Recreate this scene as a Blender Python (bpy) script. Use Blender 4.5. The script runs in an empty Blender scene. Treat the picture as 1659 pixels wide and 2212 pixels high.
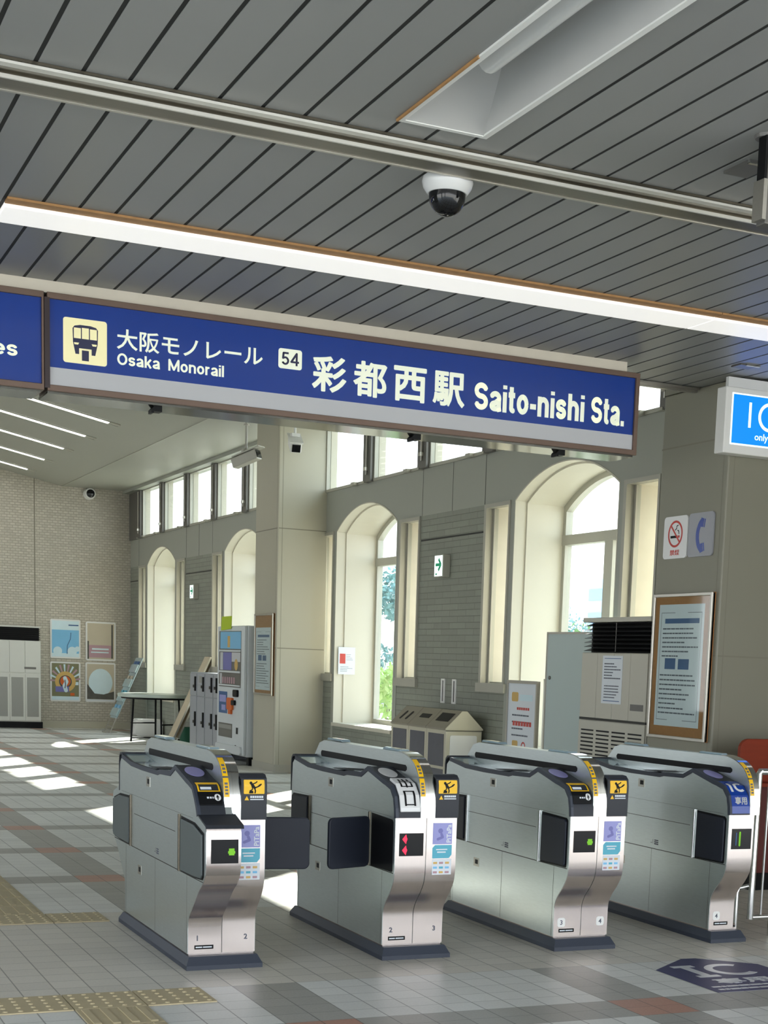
import bpy, bmesh, math, random
from mathutils import Vector, Matrix
random.seed(7)
SC = bpy.context.scene
COL = SC.collection
# ------------------------------------------------------------------ camera
cam = bpy.data.cameras.new('camera'); cam_o = bpy.data.objects.new('camera', cam); COL.objects.link(cam_o)
R = ((0.8990900090466472, -0.4361166946251866, 0.037939218517276746),
     (-0.03383999469402826, -0.15564652947357055, -0.9872330082720802),
     (0.4364539040856526, 0.886327471385173, -0.15469842622456526))
Mx = Matrix(((R[0][0], -R[1][0], -R[2][0], 0.0), (R[0][1], -R[1][1], -R[2][1], 0.0), (R[0][2], -R[1][2], -R[2][2], 1.5), (0, 0, 0, 1)))
cam_o.matrix_world = Mx
cam.sensor_fit = 'HORIZONTAL'; cam.sensor_width = 36.0
cam.lens = 3314.82 / 1659 * 36.0
cam.shift_x = (829.5 - 1051.45) / 1659; cam.shift_y = (1960.7 - 1106.0) / 1659
cam.clip_start = 0.05; cam.clip_end = 500
SC.camera = cam_o
# ------------------------------------------------------------------ view, world, sun, daylight
SC.view_settings.view_transform = 'Standard'; SC.view_settings.look = 'None'
SC.view_settings.gamma = 1.0; SC.view_settings.use_curve_mapping = False
SC.view_settings.exposure = 1.28
cy = SC.cycles
cy.max_bounces = 10; cy.diffuse_bounces = 6; cy.glossy_bounces = 4; cy.transmission_bounces = 4; cy.transparent_max_bounces = 16
cy.caustics_reflective = False; cy.caustics_refractive = False; cy.sample_clamp_indirect = 6.0
cy.use_denoising = True
try: cy.denoiser = 'OPENIMAGEDENOISE'
except Exception: pass
W = bpy.data.worlds.new('sky'); SC.world = W; W.use_nodes = True
nt = W.node_tree; bg = nt.nodes['Background']
tc = nt.nodes.new('ShaderNodeTexCoord'); sx = nt.nodes.new('ShaderNodeSeparateXYZ'); cr = nt.nodes.new('ShaderNodeValToRGB')
cr.color_ramp.elements[0].position = 0.0; cr.color_ramp.elements[0].color = (0.95, 0.97, 1.0, 1)
cr.color_ramp.elements[1].position = 0.7; cr.color_ramp.elements[1].color = (0.62, 0.80, 1.0, 1)
nt.links.new(tc.outputs['Generated'], sx.inputs[0]); nt.links.new(sx.outputs['Z'], cr.inputs[0]); nt.links.new(cr.outputs[0], bg.inputs['Color'])
bg.inputs['Strength'].default_value = 1.9
sun = bpy.data.lights.new('sun', 'SUN'); sun.energy = 9.0; sun.angle = math.radians(0.6); sun.color = (1.0, 0.955, 0.88)
sun_o = bpy.data.objects.new('sun', sun); COL.objects.link(sun_o)
TS = Vector((1.0, 1.15, 1.045)).normalized()
sun_o.rotation_euler = TS.to_track_quat('Z', 'Y').to_euler(); sun_o.location = (20, 25, 20)
def portal(loc, nrm, sx_, sy_):
    l = bpy.data.lights.new('daylight_portal', 'AREA'); l.shape = 'RECTANGLE'; l.size = sx_; l.size_y = sy_
    l.cycles.is_portal = True
    o = bpy.data.objects.new('daylight_portal', l); COL.objects.link(o); o.location = loc
    o.rotation_euler = Vector(nrm).to_track_quat('-Z', 'Y').to_euler()
# ------------------------------------------------------------------ materials
def mat(name, col, rough=0.5, metal=0.0, var=0.06, scale=6.0, emit=None, estr=0.0, spec=0.5, bump=0.0, stretch=None, coat=0.0):
    m = bpy.data.materials.new(name); m.use_nodes = True; n = m.node_tree; b = n.nodes['Principled BSDF']
    b.inputs['Roughness'].default_value = rough; b.inputs['Metallic'].default_value = metal
    b.inputs['Specular IOR Level'].default_value = spec
    if coat: b.inputs['Coat Weight'].default_value = coat; b.inputs['Coat Roughness'].default_value = 0.08
    t = n.nodes.new('ShaderNodeTexCoord'); mp = n.nodes.new('ShaderNodeMapping')
    n.links.new(t.outputs['Object'], mp.inputs[0])
    if stretch: mp.inputs['Scale'].default_value = stretch
    nz = n.nodes.new('ShaderNodeTexNoise'); nz.inputs['Scale'].default_value = scale; nz.inputs['Detail'].default_value = 4
    n.links.new(mp.outputs[0], nz.inputs['Vector'])
    mx = n.nodes.new('ShaderNodeMix'); mx.data_type = 'RGBA'
    a = [max(0, c * (1 - var)) for c in col]; z = [min(1, c * (1 + var)) for c in col]
    mx.inputs['A'].default_value = (*a, 1); mx.inputs['B'].default_value = (*z, 1)
    n.links.new(nz.outputs['Fac'], mx.inputs['Factor']); n.links.new(mx.outputs['Result'], b.inputs['Base Color'])
    if bump:
        bp = n.nodes.new('ShaderNodeBump'); bp.inputs['Strength'].default_value = bump; bp.inputs['Distance'].default_value = 0.01
        n.links.new(nz.outputs['Fac'], bp.inputs['Height']); n.links.new(bp.outputs[0], b.inputs['Normal'])
    if emit:
        b.inputs['Emission Color'].default_value = (*emit, 1); b.inputs['Emission Strength'].default_value = estr
    return m
def S(r, g, b):  # sRGB 0..255 -> linear
    f = lambda c: (c / 255 / 12.92) if c / 255 <= 0.04045 else ((c / 255 + 0.055) / 1.055) ** 2.4
    return (f(r), f(g), f(b))
M = {}
M['panel'] = mat('painted_panel', S(160, 162, 152), 0.5, 0.0, 0.03, 2)
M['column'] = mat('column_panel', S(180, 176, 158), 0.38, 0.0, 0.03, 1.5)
M['cream'] = mat('cream_panel', S(206, 201, 185), 0.45, 0.0, 0.03, 3)
M['stone'] = mat('stained_cream_render', S(204, 197, 181), 0.8, 0.0, 0.12, 5, bump=0.1)
M['frame'] = mat('window_frame', S(176, 174, 162), 0.4, 0.2, 0.03)
M['frame_dark'] = mat('grey_window_frame', S(110, 108, 104), 0.4, 0.4, 0.05)
M['seam'] = mat('dark_joint', S(52, 52, 48), 0.7)
M['slat'] = mat('ceiling_slat', S(146, 147, 145), 0.42, 0.05, 0.04, 1.2)
M['backing'] = mat('ceiling_backing', S(38, 38, 36), 0.9)
M['hallceil'] = mat('hall_ceiling', S(166, 166, 156), 0.5, 0.0, 0.03, 1.0)
M['white'] = mat('white_paint', S(236, 236, 232), 0.45, 0, 0.03)
M['trough'] = mat('trough_white', S(186, 186, 184), 0.5, 0, 0.03)
M['whitegloss'] = mat('white_plastic', S(226, 227, 226), 0.25, 0, 0.02)
M['alu'] = mat('aluminium', S(188, 185, 176), 0.3, 0.9, 0.06, 8, stretch=(1, 12, 12))
M['steel'] = mat('brushed_steel', S(212, 220, 220), 0.30, 0.92, 0.08, 5, stretch=(1, 3, 30))
M['steel_front'] = mat('brushed_steel_front', S(234, 222, 216), 0.22, 0.95, 0.06, 6, stretch=(30, 2, 2))
M['chrome'] = mat('polished_steel', S(222, 222, 220), 0.12, 1.0, 0.03)
M['plinth'] = mat('navy_plinth', S(54, 60, 72), 0.5, 0.1, 0.08)
M['hood'] = mat('black_plastic', S(46, 49, 55), 0.45, 0, 0.08, spec=0.3)
M['hoodtop'] = mat('glossy_top', S(168, 192, 202), 0.10, 0.3, 0.05)
M['black'] = mat('black', S(15, 16, 18), 0.5, 0, 0.1, spec=0.2)
M['flap'] = mat('flap_rubber', S(34, 38, 48), 0.45, 0, 0.1, spec=0.25)
M['flapgrey'] = mat('flap_grey', S(84, 92, 92), 0.45, 0, 0.05)
M['yellow'] = mat('yellow_label', S(246, 194, 20), 0.4, 0, 0.03)
M['blue'] = mat('sign_blue', S(14, 60, 152), 0.22, 0, 0.04, 3)
M['navy'] = mat('navy_print', S(30, 34, 74), 0.4)
M['ivory'] = mat('ivory_letter', S(242, 246, 226), 0.35, 0, 0.02, emit=S(235, 245, 220), estr=0.12)
M['iconcream'] = mat('icon_cream', S(244, 236, 184), 0.35, 0, 0.03, emit=S(244, 236, 184), estr=0.12)
M['bronze'] = mat('bronze_frame', S(112, 92, 80), 0.45, 0.3, 0.08)
M['darkbrown'] = mat('dark_divider', S(48, 34, 36), 0.5)
M['plategrey'] = mat('grey_plate', S(158, 160, 166), 0.4)
M['signgrey'] = mat('sign_pale_strip', S(196, 198, 202), 0.35, 0, 0.02)
M['glossgrey'] = mat('glossy_underside', S(120, 120, 114), 0.12, 0.85, 0.04)
M['lamp'] = mat('lamp_diffuser', S(232, 231, 226), 0.4, 0, 0.01, emit=(1.0, 0.985, 0.95), estr=0.26)
M['halllamp'] = mat('hall_lamp', S(250, 250, 245), 0.4, 0, 0.01, emit=(1.0, 0.98, 0.94), estr=4.0)
M['rust'] = mat('rusty_edge', S(176, 132, 84), 0.7, 0, 0.25, 20)
M['joint'] = mat('dark_ceiling_joint', S(40, 40, 38), 0.8)
M['track'] = mat('dark_aluminium', S(104, 98, 86), 0.3, 0.85, 0.15, 5, stretch=(1, 20, 20))
M['lip'] = mat('bright_lip', S(226, 224, 216), 0.35, 0.35, 0.02)
M['column_shaded'] = mat('shaded_column_panel', S(134, 132, 117), 0.42, 0, 0.03, 1.5)  # column panel tone darkened to put the canopy's shade into the colour
M['joint_soft'] = mat('panel_joint', S(128, 124, 110), 0.6)
M['beam'] = mat('flaking_white_beam', S(224, 216, 200), 0.6, 0, 0.08, 8, bump=0.15)
M['icblue'] = mat('backlit_blue', S(0, 100, 235), 0.4, 0, 0.02, emit=S(0, 110, 245), estr=0.62)
M['icwhite'] = mat('backlit_white', S(225, 245, 255), 0.4, 0, 0.01, emit=S(225, 245, 255), estr=0.55)
M['green'] = mat('guide_green', S(0, 128, 88), 0.4, 0, 0.02, emit=S(0, 130, 90), estr=0.25)
M['guidewhite'] = mat('guide_white', S(225, 245, 240), 0.4, 0, 0.01, emit=S(225, 245, 240), estr=0.55)
M['ledgreen'] = mat('led_green', S(110, 180, 20), 0.5, emit=S(125, 205, 20), estr=0.10)
M['ledred'] = mat('led_red', S(235, 20, 50), 0.5, emit=(1.0, 0.01, 0.04), estr=0.9)
M['screen'] = mat('display_glass', S(14, 15, 18), 0.2, 0, 0.05, spec=0.25)
M['lilac'] = mat('lilac_pad', S(160, 156, 214), 0.3, 0, 0.03)
M['lilac2'] = mat('lilac_print', S(150, 152, 208), 0.4, 0, 0.06)
M['violet'] = mat('violet_print', S(112, 112, 176), 0.4)
M['teal'] = mat('teal_print', S(82, 172, 194), 0.4, 0, 0.05)
M['paper'] = mat('paper', S(218, 224, 230), 0.6, 0, 0.03)
M['ink'] = mat('ink', S(96, 100, 112), 0.7)
M['inkblue'] = mat('blue_print', S(62, 96, 142), 0.6)
M['inkred'] = mat('red_print', S(196, 74, 66), 0.6)
M['cork'] = mat('cork', S(170, 118, 70), 0.8, 0, 0.15, 60)
M['acbody'] = mat('air_conditioner_body', S(190, 187, 174), 0.45, 0, 0.02)
M['acbody2'] = mat('air_conditioner_pale', S(208, 208, 200), 0.45, 0, 0.02)
M['grille'] = mat('grey_mesh', S(150, 150, 144), 0.6, 0, 0.1, 200)
M['bin'] = mat('bin_body', S(190, 185, 166), 0.4, 0.1, 0.04)
M['binlid'] = mat('bin_lid', S(140, 134, 120), 0.45, 0.2, 0.05)
M['binpanel'] = mat('bin_window', S(74, 76, 88), 0.3, 0, 0.2, 14)
M['palegreen'] = mat('pale_board', S(184, 198, 196), 0.25, 0, 0.03, 2)
M['redwood'] = mat('red_wood', S(134, 50, 26), 0.5, 0, 0.12, 4, spec=0.25, stretch=(1, 1, 8))
M['darkred'] = mat('dark_red_panel', S(92, 30, 24), 0.5)
M['vend'] = mat('vending_white', S(208, 214, 216), 0.35, 0, 0.02)
M['locker'] = mat('locker_grey', S(160, 164, 170), 0.4, 0.1, 0.03)
M['lime'] = mat('lime_paper', S(176, 200, 30), 0.6, 0, 0.06)
M['tabletop'] = mat('table_top', S(176, 188, 180), 0.3, 0, 0.04)
M['acrylic'] = mat('clear_acrylic', S(160, 182, 184), 0.15, 0, 0.08, 10)
M['ply'] = mat('plywood_board', S(200, 188, 162), 0.6, 0, 0.1, 8)
M['greenbin'] = mat('green_plastic', S(24, 92, 68), 0.5)
M['poster_blue'] = mat('poster_blue', S(120, 186, 226), 0.35, 0, 0.1, 3)
M['poster_pale'] = mat('poster_pale', S(206, 228, 236), 0.35)
M['poster_beige'] = mat('poster_beige', S(188, 178, 156), 0.3, 0, 0.1, 3)
M['poster_dark'] = mat('poster_dark', S(78, 76, 70), 0.4, 0, 0.4, 12)
M['orange'] = mat('orange_plastic', S(206, 96, 24), 0.5)
M['gold'] = mat('poster_gold', S(206, 170, 96), 0.4)
M['mauve'] = mat('poster_mauve', S(176, 140, 150), 0.4)
M['olive'] = mat('poster_olive', S(120, 120, 88), 0.4)
M['tactile'] = mat('tactile_yellow', S(188, 173, 138), 0.6, 0, 0.12, 9)
M['floormark'] = mat('floor_mark_blue', S(46, 46, 92), 0.5, 0, 0.08)
M['domeglass'] = mat('camera_dome', S(16, 17, 19), 0.08)
M['camgrey'] = mat('camera_housing', S(176, 174, 164), 0.4, 0.1)
M['leaf'] = mat('leaf', S(88, 128, 70), 0.6, 0, 0.5, 1.3)
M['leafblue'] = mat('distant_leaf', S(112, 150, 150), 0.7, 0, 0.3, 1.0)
M['leaflight'] = mat('young_leaf', S(164, 190, 120), 0.6, 0, 0.4, 2)
M['bark'] = mat('bark', S(92, 78, 64), 0.9, 0, 0.3)
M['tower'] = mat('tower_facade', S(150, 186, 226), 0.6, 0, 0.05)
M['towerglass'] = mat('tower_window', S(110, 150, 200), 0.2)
M['earth'] = mat('outdoor_ground', S(150, 145, 134), 0.9, 0, 0.2, 0.3)
M['plaza'] = mat('pale_paving', S(206, 200, 190), 0.8, 0, 0.05, 2)
M['concrete'] = mat('outer_concrete', S(186, 184, 176), 0.8, 0, 0.05)
def mth(n, op, a, b=None):
    k = n.nodes.new('ShaderNodeMath'); k.operation = op
    for i, v in enumerate((a, b)):
        if v is None: continue
        if isinstance(v, (int, float)): k.inputs[i].default_value = v
        else: n.links.new(v, k.inputs[i])
    return k.outputs[0]
def glass_mat(name, tint):
    m = bpy.data.materials.new(name); m.use_nodes = True; n = m.node_tree; n.nodes.clear()
    o = n.nodes.new('ShaderNodeOutputMaterial'); t = n.nodes.new('ShaderNodeBsdfTransparent'); g = n.nodes.new('ShaderNodeBsdfGlossy')
    t.inputs[0].default_value = (*tint, 1); g.inputs['Roughness'].default_value = 0.03
    mx = n.nodes.new('ShaderNodeMixShader'); lw = n.nodes.new('ShaderNodeLayerWeight'); lw.inputs['Blend'].default_value = 0.5
    f = mth(n, 'ADD', mth(n, 'MULTIPLY', mth(n, 'POWER', lw.outputs['Facing'], 5.0), 0.5), 0.03)
    n.links.new(f, mx.inputs[0]); n.links.new(t.outputs[0], mx.inputs[1]); n.links.new(g.outputs[0], mx.inputs[2]); n.links.new(mx.outputs[0], o.inputs[0])
    return m
M['glass'] = glass_mat('clear_glass', (0.93, 0.96, 0.95))
def mixc(n, f, a, b):
    k = n.nodes.new('ShaderNodeMix'); k.data_type = 'RGBA'
    for s, v in (('Factor', f), ('A', a), ('B', b)):
        if isinstance(v, tuple): k.inputs[s].default_value = (*v, 1)
        elif isinstance(v, (int, float)): k.inputs[s].default_value = v
        else: n.links.new(v, k.inputs[s])
    return k.outputs['Result']
def floor_material():
    m = bpy.data.materials.new('floor_tiles'); m.use_nodes = True; n = m.node_tree; b = n.nodes['Principled BSDF']
    t = n.nodes.new('ShaderNodeTexCoord'); s = n.nodes.new('ShaderNodeSeparateXYZ'); n.links.new(t.outputs['Object'], s.inputs[0])
    P = 0.155
    u = mth(n, 'DIVIDE', mth(n, 'SUBTRACT', s.outputs['X'], 1.25), P); v = mth(n, 'DIVIDE', mth(n, 'SUBTRACT', s.outputs['Y'], 5.66), P)
    iu = mth(n, 'FLOOR', u); iv = mth(n, 'FLOOR', v)
    fu = mth(n, 'SUBTRACT', u, iu); fv = mth(n, 'SUBTRACT', v, iv)
    fm = lambda a: n_mod(n, a)
    def band(i, off):   # 1 where floor_mod(i-off,10) < 2
        k = n.nodes.new('ShaderNodeMath'); k.operation = 'FLOORED_MODULO'; n.links.new(mth(n, 'SUBTRACT', i, off), k.inputs[0]); k.inputs[1].default_value = 10
        return mth(n, 'LESS_THAN', k.outputs[0], 1.5)
    bu = band(iu, 5)
    hall = mth(n, 'GREATER_THAN', iv, 20.5); front = mth(n, 'LESS_THAN', iv, 6.5)
    bv = mth(n, 'ADD', mth(n, 'MULTIPLY', band(iv, 29), hall), mth(n, 'MULTIPLY', band(iv, 0), front))
    zone = mth(n, 'ADD', hall, front)
    bu = mth(n, 'MULTIPLY', bu, zone)
    anyb = mth(n, 'MAXIMUM', bu, bv); both = mth(n, 'MULTIPLY', bu, bv)
    cv = n.nodes.new('ShaderNodeCombineXYZ'); n.links.new(iu, cv.inputs[0]); n.links.new(iv, cv.inputs[1])
    wn = n.nodes.new('ShaderNodeTexWhiteNoise'); n.links.new(cv.outputs[0], wn.inputs['Vector'])
    nz = n.nodes.new('ShaderNodeTexNoise'); nz.inputs['Scale'].default_value = 0.9; nz.inputs['Detail'].default_value = 6; n.links.new(t.outputs['Object'], nz.inputs['Vector'])
    n2 = n.nodes.new('ShaderNodeTexNoise'); n2.inputs['Scale'].default_value = 90; n2.inputs['Detail'].default_value = 3; n.links.new(t.outputs['Object'], n2.inputs['Vector'])
    base = mixc(n, zone, S(230, 224, 211), S(240, 240, 234))
    c = mixc(n, anyb, base, S(176, 174, 166)); c = mixc(n, both, c, S(196, 142, 120))
    tone = mth(n, 'ADD', mth(n, 'MULTIPLY', wn.outputs['Value'], 0.10), mth(n, 'ADD', mth(n, 'MULTIPLY', nz.outputs['Fac'], 0.22), mth(n, 'MULTIPLY', n2.outputs['Fac'], 0.16)))
    c = mixc(n, tone, c, S(96, 92, 82))
    eu = mth(n, 'MINIMUM', fu, mth(n, 'SUBTRACT', 1.0, fu)); ev = mth(n, 'MINIMUM', fv, mth(n, 'SUBTRACT', 1.0, fv))
    gu = mth(n, 'LESS_THAN', eu, 0.020); gv = mth(n, 'LESS_THAN', ev, 0.016)
    g = mth(n, 'MAXIMUM', gu, mth(n, 'MULTIPLY', gv, 0.75))
    c = mixc(n, mth(n, 'MULTIPLY', g, 0.62), c, S(70, 68, 62))
    n.links.new(c, b.inputs['Base Color'])
    n.links.new(mth(n, 'ADD', 0.34, mth(n, 'MULTIPLY', n2.outputs['Fac'], 0.2)), b.inputs['Roughness'])
    bp = n.nodes.new('ShaderNodeBump'); bp.inputs['Strength'].default_value = 0.35; bp.inputs['Distance'].default_value = 0.003
    n.links.new(mth(n, 'SUBTRACT', mth(n, 'MULTIPLY', n2.outputs['Fac'], 0.4), g), bp.inputs['Height']); n.links.new(bp.outputs[0], b.inputs['Normal'])
    return m
def brick_material(name, axis, bw, bh, c1, c2, cm, mortar, rough, bump):
    m = bpy.data.materials.new(name); m.use_nodes = True; n = m.node_tree; b = n.nodes['Principled BSDF']
    t = n.nodes.new('ShaderNodeTexCoord'); s = n.nodes.new('ShaderNodeSeparateXYZ'); n.links.new(t.outputs['Object'], s.inputs[0])
    cv = n.nodes.new('ShaderNodeCombineXYZ'); n.links.new(s.outputs[axis], cv.inputs[0]); n.links.new(s.outputs['Z'], cv.inputs[1])
    br = n.nodes.new('ShaderNodeTexBrick'); n.links.new(cv.outputs[0], br.inputs['Vector'])
    br.inputs['Scale'].default_value = 1.0; br.inputs['Brick Width'].default_value = bw; br.inputs['Row Height'].default_value = bh
    br.inputs['Mortar Size'].default_value = mortar; br.inputs['Mortar Smooth'].default_value = 0.3; br.inputs['Bias'].default_value = 0.0
    br.inputs['Color1'].default_value = (*c1, 1); br.inputs['Color2'].default_value = (*c2, 1); br.inputs['Mortar'].default_value = (*cm, 1)
    nz = n.nodes.new('ShaderNodeTexNoise'); nz.inputs['Scale'].default_value = 14; n.links.new(t.outputs['Object'], nz.inputs['Vector'])
    c = mixc(n, mth(n, 'MULTIPLY', nz.outputs['Fac'], 0.3), br.outputs['Color'], cm)
    n.links.new(c, b.inputs['Base Color']); b.inputs['Roughness'].default_value = rough
    bp = n.nodes.new('ShaderNodeBump'); bp.inputs['Strength'].default_value = bump; bp.inputs['Distance'].default_value = 0.01
    n.links.new(mth(n, 'SUBTRACT', mth(n, 'MULTIPLY', nz.outputs['Fac'], 0.6), br.outputs['Fac']), bp.inputs['Height']); n.links.new(bp.outputs[0], b.inputs['Normal'])
    return m
M['floor'] = floor_material()
M['tile_back'] = brick_material('back_wall_tile', 'X', 0.10, 0.048, S(202, 196, 182), S(184, 178, 164), S(172, 166, 152), 0.008, 0.4, 0.9)
M['tile_side'] = brick_material('pier_tile', 'Y', 0.42, 0.068, S(146, 150, 138), S(136, 139, 128), S(112, 114, 104), 0.004, 0.5, 0.5)
# ------------------------------------------------------------------ mesh helpers
class B:
    """collects shapes, links them as one mesh object"""
    def __init__(s): s.bm = bmesh.new(); s.k = 0
    def poly(s, pts):
        vs = [s.bm.verts.new(p) for p in pts]
        try: return s.bm.faces.new(vs)
        except Exception: return None
    def box(s, x0, x1, y0, y1, z0, z1):
        e = 0.00012 * (s.k % 7); s.k += 1   # neighbouring bars never share a face plane
        x0 += e; x1 -= e; y0 += e; y1 -= e; z0 += e; z1 -= e
        v = [s.bm.verts.new(p) for p in ((x0,y0,z0),(x1,y0,z0),(x1,y1,z0),(x0,y1,z0),(x0,y0,z1),(x1,y0,z1),(x1,y1,z1),(x0,y1,z1))]
        for f in ((0,3,2,1),(4,5,6,7),(0,1,5,4),(1,2,6,5),(2,3,7,6),(3,0,4,7)): s.bm.faces.new([v[i] for i in f])
        return s
    def prism(s, pts, vec):
        """extrude a planar polygon along vec"""
        vec = Vector(vec); a = [s.bm.verts.new(Vector(p)) for p in pts]; b = [s.bm.verts.new(Vector(p) + vec) for p in pts]
        n = len(a); s.bm.faces.new(a); s.bm.faces.new(b[::-1])
        for i in range(n): s.bm.faces.new((a[i], b[i], b[(i+1) % n], a[(i+1) % n]))
        return s
    def px(s, yz, x0, x1): return s.prism([(x0, y, z) for y, z in yz], (x1 - x0, 0, 0))
    def py(s, xz, y0, y1): return s.prism([(x, y0, z) for x, z in xz], (0, y1 - y0, 0))
    def pz(s, xy, z0, z1): return s.prism([(x, y, z0) for x, y in xy], (0, 0, z1 - z0))
    def tube(s, pts, r, seg=10):
        pts = [Vector(p) for p in pts]; rings = []
        up0 = None
        for i, p in enumerate(pts):
            d = (pts[min(i+1, len(pts)-1)] - pts[max(i-1, 0)]).normalized()
            up = Vector((0, 0, 1)) if abs(d.z) < 0.95 else Vector((0, 1, 0))
            if up0 is not None: up = up0
            a = d.cross(up).normalized(); bb = a.cross(d).normalized(); up0 = bb
            rr = r[i] if isinstance(r, (list, tuple)) else r
            rings.append([s.bm.verts.new(p + (a * math.cos(t) + bb * math.sin(t)) * rr) for t in [2 * math.pi * k / seg for k in range(seg)]])
        for i in range(len(rings) - 1):
            for k in range(seg): s.bm.faces.new((rings[i][k], rings[i][(k+1) % seg], rings[i+1][(k+1) % seg], rings[i+1][k]))
        s.bm.faces.new(rings[0][::-1]); s.bm.faces.new(rings[-1]); return s
    def lathe(s, prof, c, axis='Z', seg=32):
        """prof: (radius, height) along the axis, from c"""
        c = Vector(c); rings = []
        for r, h in prof:
            ring = []
            for k in range(seg):
                t = 2 * math.pi * k / seg; a, b_ = r * math.cos(t), r * math.sin(t)
                p = {'Z': (a, b_, h), 'Y': (a, h, b_), 'X': (h, a, b_)}[axis]
                ring.append(s.bm.verts.new(c + Vector(p)))
            rings.append(ring)
        for i in range(len(rings) - 1):
            for k in range(seg): s.bm.faces.new((rings[i][k], rings[i][(k+1) % seg], rings[i+1][(k+1) % seg], rings[i+1][k]))
        s.bm.faces.new(rings[0][::-1]); s.bm.faces.new(rings[-1]); return s
    def sheet(s, prof, x0, x1, off, th):
        """a sheet of thickness th that follows a (y,z) profile, off its surface, between x0 and x1"""
        P = [Vector((0, y, z)) for y, z in prof]; N = []
        for i in range(len(P)):
            d = (P[min(i+1, len(P)-1)] - P[max(i-1, 0)]).normalized(); N.append(Vector((0, -d.z, d.y)))
        lo = [p + n * off for p, n in zip(P, N)]; hi = [p + n * (off + th) for p, n in zip(P, N)]
        ring = lambda q: [s.bm.verts.new((x, q.y, q.z)) for x in (x0, x1)]
        A = [ring(q) for q in lo]; C = [ring(q) for q in hi]
        for i in range(len(P) - 1):
            s.bm.faces.new((C[i][0], C[i][1], C[i+1][1], C[i+1][0])); s.bm.faces.new((A[i][1], A[i][0], A[i+1][0], A[i+1][1]))
            s.bm.faces.new((A[i][0], C[i][0], C[i+1][0], A[i+1][0])); s.bm.faces.new((C[i][1], A[i][1], A[i+1][1], C[i+1][1]))
        s.bm.faces.new((A[0][0], A[0][1], C[0][1], C[0][0])); s.bm.faces.new((A[-1][1], A[-1][0], C[-1][0], C[-1][1])); return s
    def add_mesh(s, me, mtx=None, fn=None):
        t = bmesh.new(); t.from_mesh(me)
        mp = {}
        for v in t.verts:
            p = mtx @ v.co if mtx else v.co
            mp[v] = s.bm.verts.new(fn(p) if fn else p)
        for f in t.faces:
            try: s.bm.faces.new([mp[v] for v in f.verts])
            except Exception: pass
        t.free(); return s
def link(name, b, m, parent=None, smooth=False, bevel=0.0, world=True, recalc=True):
    bm = b.bm if isinstance(b, B) else b
    if recalc: bmesh.ops.recalc_face_normals(bm, faces=bm.faces)
    if parent is not None and world:
        bmesh.ops.translate(bm, verts=bm.verts, vec=-root_loc(parent))
    me = bpy.data.meshes.new(name); bm.to_mesh(me); bm.free()
    me.materials.append(M[m] if isinstance(m, str) else m)
    o = bpy.data.objects.new(name, me); COL.objects.link(o)
    if parent is not None: o.parent = parent
    if smooth:
        for p in me.polygons: p.use_smooth = True
        try: me.set_sharp_from_angle(angle=math.radians(38))
        except Exception: pass
    if bevel:
        md = o.modifiers.new('edge', 'BEVEL'); md.width = bevel; md.segments = 2; md.limit_method = 'ANGLE'; md.angle_limit = math.radians(40)
    return o
def root_loc(o):
    l = Vector(o.location)
    while o.parent is not None: o = o.parent; l = l + Vector(o.location)
    return l
def thing(name, label, cat, loc=(0, 0, 0), group=None):
    o = bpy.data.objects.new(name, None); COL.objects.link(o); o.location = loc; o.empty_display_size = 0.1
    return tag(o, label, cat, group)
def tag(o, label, cat, group=None):
    o['label'] = label; o['category'] = cat
    if group: o['group'] = group
    return o
def struct(name, b, m, parent=None, **k):
    o = link(name, b, m, parent, **k)
    if parent is None: o['kind'] = 'structure'
    return o
def stuff(o): o['kind'] = 'stuff'; return o
# flat graphics: polygons in a (u,v) plane
def rect(u0, v0, u1, v1): return [(u0, v0), (u1, v0), (u1, v1), (u0, v1)]
def rrect(u0, v0, u1, v1, r, n=5):
    o = []
    for cx, cyy, a0 in ((u1-r, v0+r, -90), (u1-r, v1-r, 0), (u0+r, v1-r, 90), (u0+r, v0+r, 180)):
        for i in range(n + 1):
            a = math.radians(a0 + 90 * i / n); o.append((cx + r * math.cos(a), cyy + r * math.sin(a)))
    return o
def disc(cu, cv, r, n=28, ry=None): return [(cu + r * math.cos(2*math.pi*i/n), cv + (ry or r) * math.sin(2*math.pi*i/n)) for i in range(n)]
def ring(cu, cv, r0, r1, n=36, a0=0, a1=360):
    o = []
    for i in range(n):
        p, q = math.radians(a0 + (a1-a0)*i/n), math.radians(a0 + (a1-a0)*(i+1)/n)
        o.append([(cu+r1*math.cos(p), cv+r1*math.sin(p)), (cu+r1*math.cos(q), cv+r1*math.sin(q)), (cu+r0*math.cos(q), cv+r0*math.sin(q)), (cu+r0*math.cos(p), cv+r0*math.sin(p))])
    return o
def stroke(pts, w, caps=True):
    o = []
    for (a, b_), (c, d) in zip(pts, pts[1:]):
        L = math.hypot(c-a, d-b_) or 1e-9; nx, ny = -(d-b_)/L*w/2, (c-a)/L*w/2
        o.append([(a+nx, b_+ny), (a-nx, b_-ny), (c-nx, d-ny), (c+nx, d+ny)])
    if caps: o += [disc(p[0], p[1], w/2, 10) for p in pts]
    return o
def arc(cx, cy, rx, ry, a0, a1, n=14): return [(cx + rx * math.cos(math.radians(a0 + (a1-a0)*i/n)), cy + ry * math.sin(math.radians(a0 + (a1-a0)*i/n))) for i in range(n + 1)]
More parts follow.
